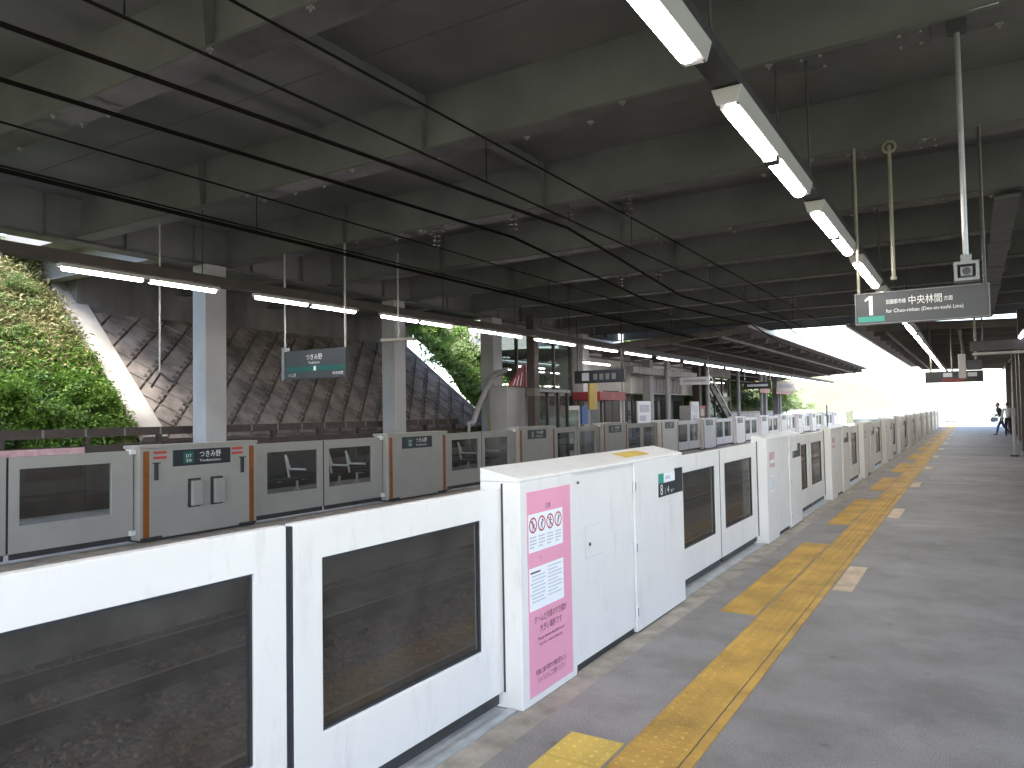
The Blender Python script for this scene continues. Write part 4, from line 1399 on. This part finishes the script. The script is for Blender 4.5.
glass_screen(-13.9, 21.6, 27.2, 4.6, 'glazed screen with brown posts showing green bank behind', 4)
t = empty('waiting_room', (-12.2, 21.4, 0))
tag(t, 'dark green framed waiting room door under the glazed screen', 'waiting room')
MB().box(-1.2, -1.1, 0, 2.2, 0, 2.35).build('rear_wall', M['wall_grey'], t)
MB().box(-1.3, 0.1, -0.1, 2.3, 2.351, 2.45).build('roof', M['signframe'], t)
for y in (0, 0.75, 1.5, 2.2):
    MB().box(-0.05, 0.05, y - 0.04, y + 0.04, 0, 2.35).build('frame', M['dark'], t)
for y in (0.04, 0.79, 1.54):
    MB().box(-0.01, 0.01, y + .001, y + 0.659, 0.1, 2.2).build('pane', M['clear_glass'], t)
bxn = MB().box(-12.0, -11.94, 24.9, 25.55, 1.75, 2.75).build('yellow_sign', M['yellowsign'])
tag(bxn, 'yellow upright notice board behind the brown posts', 'sign')
# posts carrying it
MB().box(-0.02, 0.02, 0, 0.05, 0, 1.0)
t = empty('platform_post', (-11.9, 20.7, 0))
tag(t, 'slim brown post left of the yellow notice board', 'post')
MB().box(-0.14, 0.14, -0.15, 0.15, 0, 4.8).build('shaft', M['brown_dark'], t, 0.01)
MB().box(-0.16, 0.16, -0.17, 0.17, 2.2, 2.45).build('band', M['purlin'], t)

# exit sign
t = empty('exit_sign', (-10.45, 22.6, 2.62))
tag(t, 'long dark hanging exit sign with white pictograms over the opposite platform', 'sign')
MB().box(-0.9, 0.9, -0.07, 0.07, 0, 0.42).build('panel', M['signblack'], t)
MB().box(-0.62, -0.36, -0.0715, -0.0705, 0.08, 0.34).build('pictogram', M['greyprint'], t)
for k in range(4):
    MB().box(-0.2 + k * 0.22, -0.06 + k * 0.22, -0.0715, -0.0705, 0.1, 0.3).build('character_block', M['signframe'], t)
for x in (-0.8, 0.8):
    MB().tube((x, 0, 0.42), (x, 0, 2.15), 0.025, 6).build('hanger', M['dark'], t)

# station building
sb = empty('station_building', (-14.0, 28.4, 0))
tag(sb, 'white walled station building with stair enclosure beyond the exit sign', 'building')
MB().box(-3.5, 0, 0, 4.6, 0, 5.3).build('wall', M['wall_white'], sb)
MB().box(-3.5, 0.3, 4.62, 15.5, 2.5, 4.3).build('upper_wall', M['wall_white'], sb)
MB().box(-3.5, -0.8, 4.62, 15.5, 0, 2.49).build('rear_wall', M['wall_grey'], sb)
MB().box(-3.6, 0.0, -3.0, -0.01, 4.2, 5.5).build('upper_wall', M['wall_grey'], sb)
MB().box(-3.6, 0.4, 4.61, 15.6, 4.36, 4.6).build('roof', M['roof'], sb)
for k in range(5):
    y = 5.2 + k * 2.1
    w = MB().box(-0.799, -0.76, y, y + 1.6, 0.3, 2.2).build('window', M['brown_dark'], sb)
    MB().box(-0.759, -0.752, y + 0.08, y + 0.75, 0.4, 2.1).build('pane', M['dark'], w)
    MB().box(-0.759, -0.752, y + 0.85, y + 1.52, 0.4, 2.1).build('pane', M['dark'], w)
for k in range(9):
    z = 2.55 + k * 0.0
for k in range(10):
    MB().box(0.301, 0.34, 7.0 + k * 0.5, 7.4 + k * 0.5, 2.55, 3.3).build('louvre', M['wall_grey'], sb)
nb = MB().box(0.001, 0.05, 2.2, 3.9, 1.0, 2.6).build('notice_board', M['brown_dark'], sb)
for k in range(2):
    MB().box(0.051, 0.055, 2.3 + k * 0.8, 2.95 + k * 0.8, 1.1, 2.5).build('poster', M['leafdull'] if 'leafdull' in M else M['purlin'], nb)
bd = MB().box(0.001, 0.04, 0.3, 1.7, 0.0, 2.2).build('door', M['signframe'], sb)
# red awning
t = empty('shop_awning', (-13.1, 27.0, 2.12))
tag(t, 'red awning board over a bright doorway, under the exit sign', 'awning')
MB().box(-0.6, 0.6, 0, 2.6, 0, 0.35).build('board', M['red'], t, 0.02)
MB().box(-0.55, -0.45, 0.05, 0.15, -2.35, -0.001).build('post', M['purlin'], t)
MB().box(-0.55, -0.45, 2.45, 2.55, -2.35, -0.001).build('post', M['purlin'], t)
MB().add([(0.602, 1.1, 0.1), (0.602, 1.6, 0.1), (0.602, 1.35, 0.28)], [(0, 1, 2)]).build('emblem', M['orange'], t)
# vending machines and board
def vending(x, y, m, label):
    t = empty('vending_machine', (x, y, 0))
    tag(t, label, 'vending machine', 'vending machines on the opposite platform')
    MB().box(-0.4, 0.35, 0, 1.1, 0.05, 1.9).build('body', m, t, 0.02)
    MB().box(0.351, 0.36, 0.1, 1.0, 0.9, 1.75).build('display', M['clear_glass'], t)
    MB().box(0.351, 0.37, 0.15, 0.95, 0.25, 0.5).build('outlet', M['dark'], t)
    MB().box(0.351, 0.37, 0.8, 1.0, 0.55, 0.85).build('coin_panel', M['wall_grey'], t)
    return t
vending(-13.0, 24.4, M['wall_white'], 'white vending machine right of the yellow notice board')
tag(MB().box(-12.95, -12.9, 26.2, 26.75, 1.2, 1.9).build('blue_sign', M['blue']), 'small blue notice board on the column left of the red awning', 'sign')
# second short lamp row deeper on the far platform
for k, y in enumerate((25.4,)):
    o = copy_tree(fl, (-12.4, y, 3.55))
    tag(o, 'lone tube lamp below the far row, by the column and exit sign', 'ceiling light', 'tube lamps over the opposite platform')
# platform posts farther on
for i, (x, y) in enumerate(((-13.2, 34.0), (-13.2, 41.5), (-13.2, 47.5), (-13.0, 56.5), (-13.0, 60.5))):
    t = empty('platform_post', (x, y, 0))
    tag(t, ['pale post beside the dark windows of the station building', 'brown canopy post left of the glass stair screen', 'brown canopy post right of the glass stair screen', 'grey canopy post below the red fascia, left one', 'grey canopy post below the red fascia, right one'][i], 'post', 'posts of the opposite platform')
    MB().box(-0.2, 0.2, -0.22, 0.22, 0, 4.1).build('shaft', M['column'] if i == 0 else M['brown_dark'] if i < 3 else M['wall_grey'], t, 0.01)
    MB().box(-0.26, 0.26, -0.28, 0.28, 0, 0.2).build('plinth', M['concrete'], t)
glass_screen(-12.9, 42.2, 47.0, 3.6, 'glass stair screen between two brown canopy posts', 3, 2.2)
# stair rail
t = empty('stair_rail', (-12.7, 42.2, 0))
tag(t, 'brown sloping stair balustrade inside the glass stair screen', 'stair')
MB().bar((0, 0.2, 3.1), (0, 4.2, 0.9), 0.08, 0.35).build('balustrade', M['brown_dark'], t)
MB().bar((0, 0.2, 3.6), (0, 4.2, 1.4), 0.06, 0.08).build('handrail', M['galv'], t)
for (y, w, lab) in ((52.0, 3.0, 'short dark red fascia board under the opposite canopy'), (57.0, 6.0, 'long dark red fascia board far under the opposite canopy')):
    tag(MB().box(-12.3, -12.2, y, y + w, 2.75, 3.15).build('fascia_board', M['red']), lab, 'sign')
tag(MB().box(-12.0, -11.9, 49.5, 50.6, 3.0, 3.5).build('yellow_sign', M['yellowsign']), 'small yellow sign under the opposite canopy', 'sign')
# small things on the opposite platform
def board(name, x, y, z, w, h, m, label, cat, post=True, face='x'):
    t = empty(name, (x, y, 0))
    tag(t, label, cat)
    if face == 'x':
        p = MB().box(-0.04, 0.04, 0, w, z, z + h).build('panel', m, t, 0.008)
        MB().box(0.0405, 0.043, w * .12, w * .88, z + h * .55, z + h * .85).build('print_block', M['greyprint'], p)
        MB().box(0.0405, 0.043, w * .12, w * .6, z + h * .2, z + h * .42).build('print_block', M['greyprint'], p)
    else:
        p = MB().box(0, w, -0.04, 0.04, z, z + h).build('panel', m, t, 0.008)
        MB().box(w * .12, w * .88, -0.043, -0.0405, z + h * .35, z + h * .7).build('print_block', M['greyprint'], p)
    if post:
        for q in (0.06, w - 0.06):
            a_, b_ = ((0, q) if face == 'x' else (q, 0))
            MB().tube((a_, b_, 0), (a_, b_, z - 0.001), 0.025, 8).build('post', M['galv'], t)
    else:
        for q in (0.06, w - 0.06):
            a_, b_ = ((0, q) if face == 'x' else (q, 0))
            MB().tube((a_, b_, z + h + 0.001), (a_, b_, 4.6), 0.018, 8).build('hanger', M['galv'], t)
    return t
board('timetable_board', -12.4, 30.6, 1.0, 1.5, 1.1, M['paper'], 'white timetable board on posts before the station wall', 'notice board')
board('timetable_board', -12.2, 37.2, 0.9, 1.3, 1.2, M['wall_white'], 'white notice board near the pale post by the dark windows', 'notice board')
board('hanging_board', -12.3, 36.0, 2.9, 1.5, 0.38, M['paper'], 'white hanging board under the opposite canopy edge', 'sign', False, 'y')
board('hanging_board', -11.6, 45.5, 2.85, 1.6, 0.4, M['signblack'], 'dark hanging board farther along the opposite platform', 'sign', False, 'y')
board('hanging_board', -11.3, 53.0, 2.8, 1.2, 0.7, M['white'], 'white square hanging board before the red fascia boards', 'sign', False, 'y')
vending(-13.0, 39.0, M['wall_white'], 'white vending machine past the dark windows of the station building')
vending(-13.0, 40.2, M['red'], 'red vending machine left of the glass stair screen')
for k, (y, lab) in enumerate(((22.2, 'slim galvanised conduit pipe on the opposite platform by the glass screen'), (30.2, 'slim galvanised conduit pipe before the white station wall'), (36.2, 'slim galvanised conduit pipe by the station windows'))):
    tag(MB().tube((-12.9, y, 0), (-12.9, y, 4.4), 0.05, 8).build('conduit_pipe', M['galv']), lab, 'pipe')
t = empty('overhead_duct', (-12.9, 31.0, 3.35))
tag(t, 'grey ventilation duct hung along the station building front', 'duct')
MB().box(-0.2, 0.2, 0, 9, 0, 0.32).build('duct', M['wall_grey'], t, 0.01)
for k in range(6):
    MB().box(-0.22, 0.22, 0.7 + k * 1.5, 0.76 + k * 1.5, -0.02, 0.34).build('flange', M['galv'], t)
# white picket fence far
t = empty('white_fence', (-14.2, 34, 0))
tag(t, 'white picket fence behind the sunny end of the opposite platform', 'fence')
for z in (0.3, 1.25):
    MB().box(-0.02, 0.02, 14, 50, z, z + 0.06).build('rail', M['white'], t)
pk = MB()
p0 = None
for k in range(180):
    if p0 is None:
        p0 = MB().box(0.021, 0.035, 0, 0.09, 0.05, 1.5).build('picket', M['white'], t); p0.location = (0, 14, 0)
    else:
        c = p0.copy(); COL.objects.link(c); c.parent = t; c.location = (0, 14 + k * 0.2, 0)

# ================================================================== RIGHT SIDE OF THE NEAR PLATFORM
def rcol(x, y, w, m, label):
    t = empty('platform_column', (x, y, 0))
    tag(t, label, 'column', 'columns along the right of the near platform')
    MB().box(0, w, -0.25, 0.25, 0, BZ - 0.14).build('shaft', m, t, 0.012)
    MB().box(-0.03, w + 0.03, -0.28, 0.28, 0, 0.15).build('plinth', M['concrete'], t)
    return t
rcol(1.35, 29.5, 0.45, M['brown_dark'], 'dark brown column at the right picture edge')
rcol(1.62, 38.0, 0.4, M['purlin'], 'beige column behind the dark right edge column')
rcol(1.75, 45.0, 0.4, M['purlin'], 'second beige column behind the right edge column')
rcol(1.85, 56.0, 0.4, M['purlin'], 'farthest beige column on the right of the near platform')
t = empty('white_post', (1.12, 29.0, 0))
tag(t, 'thin white post standing before the dark right edge column', 'post')
MB().tube((0, 0, 0), (0, 0, 1.5), 0.05, 10).build('shaft', M['lamp_white'], t)
MB().tube((0, 0, 0), (0, 0, 0.05), 0.12, 12).build('base', M['dark'], t)
MB().box(-0.06, 0.06, -0.06, 0.06, 1.3, 1.55).build('head', M['wall_grey'], t, 0.01)
t = empty('service_wall', (2.1, 31, 0))
tag(t, 'dim service building wall on the right of the near platform', 'wall')
MB().box(0, 2.2, 0, 26, 0, 4.1).build('wall', M['brown_dark'], t)
for k in range(6):
    MB().box(-0.03, -0.001, 1 + k * 4.2, 3.2 + k * 4.2, 0.6, 2.4).build('poster_frame', M['wall_grey'] if k % 2 else M['red'], t)
o = copy_tree(fl, (1.25, 23.6, 3.6))
tag(o, 'lone lamp at the right picture edge over the near platform', 'ceiling light')
tag(MB().box(5.9, 6.1, 10.2, 30, 0, 4.7).build('rear_wall', M['wall_grey']), 'grey unseen wall added to block daylight from the right of the near platform', 'wall')  # unseen wall, added to shut out side daylight farther along
# parapet far right, out of the picture
t = empty('side_fence', (6.1, -9, 0))
tag(t, 'low pale fence along the right rear edge of the near platform', 'fence')
MB().box(-0.05, 0.05, 0, 19, 0, 1.3).build('panel', M['concrete'], t)

# ================================================================== PEOPLE
def skinned(name, m, parent, verts, edges, radii, levels=1):
    me = bpy.data.meshes.new(name)
    me.from_pydata(verts, edges, [])
    o = bpy.data.objects.new(name, me)
    COL.objects.link(o)
    o.parent = parent
    sk = o.modifiers.new('skin', 'SKIN')
    sk.use_smooth_shade = True
    sv = me.skin_vertices[0].data
    for i, r in enumerate(radii):
        sv[i].radius = r if isinstance(r, tuple) else (r, r)
    sv[0].use_root = True
    sd = o.modifiers.new('subdivision', 'SUBSURF')
    sd.levels = levels
    sd.render_levels = levels
    me.materials.append(m)
    return o
def hand(parent, wrist, d, side):
    d = Vector(d).normalized()
    s = d.cross(Vector((0, 0, 1))).normalized() if abs(d.z) < 0.95 else Vector((0, 1, 0))
    n = s.cross(d)
    w = Vector(wrist)
    vs = [w, w + d * 0.05, w + d * 0.09]
    es = [(0, 1), (1, 2)]
    rr = [(0.026, 0.02), (0.036, 0.016), (0.036, 0.014)]
    for k, (off, ln) in enumerate(((-.028, .062), (-.009, .074), (.010, .07), (.028, .055))):
        i = len(vs)
        a = w + d * 0.095 + s * off
        vs += [a, a + d * ln * .55 + n * -.006, a + d * ln * .9 + n * -.03]
        es += [(2, i), (i, i + 1), (i + 1, i + 2)]
        rr += [.010, .009, .007]
    i = len(vs)
    vs += [w + d * .03 + s * -.035, w + d * .075 + s * -.062]
    es += [(1, i), (i, i + 1)]
    rr += [.011, .009]
    return skinned('hand', M['skin'], parent, vs, es, rr)
def make_person(loc, rz, label, top, bottom, stride, lean, armpose):
    """x forward, y to the left"""
    t = empty('person', loc, rz)
    tag(t, label, 'person')
    f = lean
    pel = (0, 0, 0.93)
    hipL, hipR = (0.0, 0.09, 0.90), (0.0, -0.09, 0.90)
    kL, kR = (stride * 0.55, 0.10, 0.50), (-stride * 0.25, -0.10, 0.49)
    aL, aR = (stride * 0.75, 0.10, 0.09), (-stride * 0.95, -0.10, 0.13)
    skinned('trousers', bottom, t, [pel, hipL, kL, aL, hipR, kR, aR, (0.01 + f * .1, 0, 1.03)],
            [(0, 1), (1, 2), (2, 3), (0, 4), (4, 5), (5, 6), (0, 7)], [(.13, .10), .092, .066, .05, .092, .066, .05, (.13, .1)], 2)
    for (a, nm) in ((aL, 1), (aR, 2)):
        skinned('shoe', M['dark'], t, [(a[0] - .04, a[1], a[2] - .045), (a[0] + .06, a[1], a[2] - .05), (a[0] + .17, a[1], a[2] - .058)], [(0, 1), (1, 2)], [(.045, .04), (.045, .038), (.035, .025)], 2)
    ch = (0.02 + f * .6, 0, 1.28)
    shL, shR = (0.02 + f * .8, 0.19, 1.42), (0.02 + f * .8, -0.19, 1.42)
    (eL, wL), (eR, wR) = armpose
    skinned('jacket', top, t, [(f * .1, 0, 1.0), (f * .3, 0, 1.12), ch, (0.02 + f * .85, 0, 1.44), shL, eL, wL, shR, eR, wR],
            [(0, 1), (1, 2), (2, 3), (3, 4), (4, 5), (5, 6), (3, 7), (7, 8), (8, 9)],
            [(.15, .12), (.15, .11), (.165, .12), (.10, .09), .07, .052, .042, .07, .052, .042], 2)
    hx = f * 1.0 + .03
    hd_ = skinned('head', M['skin'], t, [(f * .88 + .02, 0, 1.47), (hx, 0, 1.54), (hx + .015, 0, 1.60), (hx + .02, 0, 1.66), (hx + .005, 0, 1.725)],
            [(0, 1), (1, 2), (2, 3), (3, 4)], [.055, .055, (.072, .08), (.078, .092), (.062, .075)], 2)
    skinned('hair', M['hair'], t, [(hx - .03, 0, 1.60), (hx - .035, 0, 1.67), (hx - .01, 0, 1.74), (hx + .05, 0, 1.755)], [(0, 1), (1, 2), (2, 3)], [(.06, .07), (.078, .085), (.08, .08), (.04, .05)], 2)
    fm = MB()
    fm.prism([(-.012, 0), (.012, 0), (0, .045)], lambda u, v, s: (hx + .085 + s * (1 - v * 18), u, 1.625 + v), 0.0, 0.03)
    fm.build('nose', M['skin'], hd_)
    for y in (-.032, .032):
        MB().box(hx + .086, hx + .094, y - .013, y + .013, 1.665, 1.677).build('eye', M['hair'], hd_)
        MB().box(hx - .01, hx + .03, y * 2.75 - .012, y * 2.75 + .012, 1.63, 1.69).build('ear', M['skin'], hd_, 0.008)
    MB().box(hx + .085, hx + .09, -.024, .024, 1.592, 1.6).build('mouth', M['inkdark'], hd_)
    hand(t, wL, Vector(wL) - Vector(eL), 1)
    hand(t, wR, Vector(wR) - Vector(eR), -1)
    return t
make_person((1.38, 49.5, 0), R(200), 'person in dark jacket and jeans striding by the far right columns', M['jacket'], M['jeans'], 0.42, 0.16,
            (((0.05, 0.30, 1.16), (0.28, 0.26, 1.0)), ((0.02, -0.30, 1.15), (0.26, -0.28, 1.02))))
make_person((1.58, 47.0, 0), R(95), 'person in white shirt standing behind the thin white post', M['cloth_white'], M['jacket'], 0.05, 0.0,
            (((0.0, 0.26, 1.14), (0.06, 0.26, 0.9)), ((0.0, -0.26, 1.14), (0.06, -0.26, 0.9))))
t = empty('shoulder_bag', (1.02, 49.1, 0.72))
tag(t, 'pale blue bag carried in front of the striding person', 'bag')
MB().prism([(-.17, .02), (-.08, .0), (.12, .02), (.18, .10), (.15, .26), (-.14, .25), (-.19, .12)], lambda u, v, s: (u, s, v), -0.07, 0.07).build('body', M['bagblue'], t, 0.03)
MB().path([(-.2, 0, .27), (-.05, 0, .42), (.12, 0, .43), (.22, 0, .3)], 0.018, 6).build('strap', M['bagblue'], t)

# ================================================================== VEGETATION
def leaf_cloud(n, rx, ry, rz, size, seed, hollow=0.35, clumps=26, droop=0.3):
    rnd = random.Random(seed)
    mb = MB()
    cs = []
    for i in range(clumps):
        while True:
            p = Vector((rnd.uniform(-1, 1), rnd.uniform(-1, 1), rnd.uniform(-0.6, 1)))
            if hollow < p.length < 1: break
        cs.append((Vector((p.x * rx, p.y * ry, p.z * rz)), rnd.uniform(0.22, 0.42)))
    for i in range(n):
        c, cr = cs[rnd.randrange(clumps)]
        q = Vector((rnd.gauss(0, 1), rnd.gauss(0, 1), rnd.gauss(0, 0.8))) * 0.5
        p = c + Vector((q.x * rx * cr, q.y * ry * cr, q.z * rz * cr))
        d = Vector((p.x / rx + rnd.gauss(0, .6), p.y / ry + rnd.gauss(0, .6), rnd.gauss(0.1, .5) - droop)).normalized()
        side = d.cross(Vector((rnd.gauss(0, .4), rnd.gauss(0, .4), 1))).normalized()
        L = size * rnd.uniform(0.6, 1.4)
        w = L * rnd.uniform(0.22, 0.34)
        up = side.cross(d) * (L * 0.12)
        mb.add([p, p + d * L * .5 + side * w + up, p + d * L, p + d * L * .5 - side * w + up], [(0, 1, 2, 3)])
    return mb
SH = []
def shrub_proto(kind, leaf, n, rx, ry, rz, size, seed):
    t = empty('shrub', (0, 0, -50))
    tag(t, 'leafy shrub', 'shrub', 'shrubs on the banks')
    leaf_cloud(n, rx, ry, rz, size, seed).build('leaves', leaf, t, flipfix=False)
    st = MB()
    rnd = random.Random(seed)
    for k in range(6):
        a = rnd.uniform(0, 6.28)
        st.tube((0, 0, -0.5), (math.cos(a) * rx * .6, math.sin(a) * ry * .6, rz * .5), 0.03, 5, 0.01)
    st.build('stem', M['bark'], t)
    return t
SH.append(shrub_proto(0, M['leafA'], 3400, 0.9, 0.9, 0.55, 0.10, 1))
SH.append(shrub_proto(1, M['leafA'], 3200, 0.8, 1.1, 0.45, 0.115, 2))
SH.append(shrub_proto(2, M['leafB'], 3000, 0.9, 0.8, 0.6, 0.09, 3))
SH.append(shrub_proto(3, M['leafC'], 2200, 0.9, 1.0, 0.36, 0.09, 4))
used = [False] * 4
def put_shrub(k, u, v, s, label):
    p = rv(u, v, 0.12)
    if not used[k]:
        o = SH[k]; used[k] = True
    else:
        o = copy_tree(SH[k])
    o.location = p
    o.rotation_euler = (random.uniform(-.2, .2), random.uniform(0.2, .6), random.uniform(0, 6.28))
    o.scale = (s, s, s)
    o['label'] = label
    return o
rnd = random.Random(11)
rows_n = ['lowest', 'second', 'third', 'fourth', 'top']
def plant(spots, where, order_words):
    byrow = {}
    for (u, v, k, sc) in spots:
        byrow.setdefault(min(4, int(v / 1.5)), []).append((u, v, k, sc))
    for r, L in byrow.items():
        L.sort(key=lambda q: abs(q[0] - order_words[1]))
        for n, (u, v, k, sc) in enumerate(L):
            put_shrub(k, u, v, sc, '%s shrub, %s from the block slope, %s row of %s' % (['bright green', 'spreading green', 'dark green', 'pale yellowish'][k], big_ord[n + 1], rows_n[r], where))
sp_ = []
for i in range(84):
    v = 7.0 * rnd.random() ** 1.4
    near = 0.85 if v < 2.4 else 1.0
    u = 9.35 - near - rnd.random() ** 1.2 * 8.5
    pale = v > 2.4 and u > 9.35 - near - 1.6
    sp_.append((u, v, 3 if pale else rnd.choice([0, 0, 1, 1, 1, 2]), rnd.uniform(0.4, 0.65) if pale else rnd.uniform(0.5, 0.85)))
for (u, v, k, sc) in ((7.4, 0.9, 1, 0.9), (6.2, 1.2, 0, 1.0), (4.9, 0.8, 2, 1.0), (5.6, 3.0, 2, 1.0), (4.3, 2.4, 0, 1.1), (4.6, 4.2, 2, 1.0), (3.2, 3.4, 1, 1.1), (3.6, 1.6, 2, 1.0)):
    sp_.append((u, v, k, sc))
plant(sp_, 'left bank', ('', 9.35))
sp_ = []
for i in range(80):
    v = rnd.uniform(0.3, 9)
    u = 23.05 - 0.29 * min(v, 4.3) + 0.8 + rnd.random() ** 1.6 * 60
    sp_.append((u, v, rnd.choice([0, 1, 3, 3, 0, 1]), rnd.uniform(0.8, 1.5) * (1.0 if u < 40 else 1.7)))
plant(sp_, 'far bank', ('', 22))

def undergrowth(n, u0, u1, v0, v1, size, leaf, seed, bias=1.0):
    r_ = random.Random(seed)
    mb = MB()
    tufts = [(u1 - (u1 - u0) * r_.random() ** bias if u0 < 9 else u0 + (u1 - u0) * r_.random() ** bias, v0 + (v1 - v0) * r_.random(), r_.uniform(0.08, 0.4), r_.random()) for i in range(n // 26)]
    for (tu_, tv_, tr_, th) in tufts:
        for k in range(26):
            u = tu_ + r_.gauss(0, tr_); v = tv_ + r_.gauss(0, tr_)
            if v < 0.02 or (u0 < 9 and u > 9.3) or (u0 > 20 and u < 23.05 - .29 * min(v, 4.3)): continue
            p = Vector(rv(u, v, r_.uniform(-0.08, 0.10 + 0.3 * th)))
            d = Vector((r_.gauss(.5, .5), r_.gauss(0, .7), r_.gauss(.35, .5))).normalized()
            sd_ = d.cross(Vector((r_.gauss(0, .5), r_.gauss(0, .5), 1))).normalized()
            L = size * r_.uniform(0.5, 1.5) * (1 + .5 * th); w = L * r_.uniform(.07, .22)
            up = Vector((0, 0, -L * .15))
            mb.add([p, p + d * L * .5 + sd_ * w, p + d * L + up, p + d * L * .5 - sd_ * w], [(0, 1, 2, 3)])
    tag(mb.build('undergrowth', leaf, flipfix=False), kind='stuff')
undergrowth(20000, 0, 7.4, 0, 6.3, 0.085, M['leafC'], 31, 1.3)
undergrowth(30000, 0, 9.2, 0, 2.9, 0.095, M['leafA'], 32, 1.4)
undergrowth(26000, 5.5, 9.2, 2.1, 6.3, 0.10, M['straw'], 33, 1.0)
undergrowth(7000, 5.5, 9.2, 2.1, 6.3, 0.09, M['leafC'], 36, 1.0)
undergrowth(22000, 23, 70, 0.2, 8.4, 0.22, M['leafC'], 34, 1.8)
undergrowth(10000, 23, 60, 0.2, 5, 0.2, M['leafA'], 35, 1.6)

def tree_proto(leaf, n, seed, h, r, size):
    t = empty('tree', (0, 0, -80))
    tag(t, 'tree', 'tree', 'trees behind the platforms')
    rn = random.Random(seed)
    tr = MB()
    tr.tube((0, 0, 0), (0.15, 0.1, h * .45), 0.22, 8, 0.15)
    tr.tube((0.15, 0.1, h * .45), (0.1, 0, h * .8), 0.15, 8, 0.05)
    for k in range(7):
        a = rn.uniform(0, 6.28); z = h * rn.uniform(.35, .65)
        tr.tube((0.1, 0.05, z), (math.cos(a) * r * .7, math.sin(a) * r * .7, z + h * .22), 0.08, 6, 0.02)
    tr.build('trunk', M['bark'], t)
    c = leaf_cloud(n, r, r, h * .36, size, seed, 0.3, 34)
    c.v = [(x, y, z + h * .66) for x, y, z in c.v]
    c.build('crown', leaf, t, flipfix=False)
    return t
TR = [tree_proto(M['leafA'], 3500, 21, 8.5, 3.0, 0.42), tree_proto(M['leafB'], 3500, 22, 9.5, 3.2, 0.40), tree_proto(M['leafC'], 3000, 23, 7.0, 2.8, 0.40)]
tu = [False] * 3
def put_tree(k, x, y, z, s, label):
    if not tu[k]:
        o = TR[k]; tu[k] = True
    else:
        o = copy_tree(TR[k])
    o.location = (x, y, z); o.rotation_euler = (0, 0, random.uniform(0, 6.28)); o.scale = (s, s, s)
    o['label'] = label
    return o
tk = ['bright green', 'dark green', 'pale green']
T_ = sorted([(rnd.uniform(33, 82), -rnd.uniform(18.5, 24), rnd.choice([0, 0, 2, 2, 1]), rnd.uniform(0.6, 0.9)) for i in range(22)])
for n, (y, x, k, sc) in enumerate(T_):
    put_tree(k, x, y, FZ0 - 14.9 - x - 0.6, sc, '%s tree behind the opposite platform, %s from the camera' % (tk[k], big_ord[n + 1]))
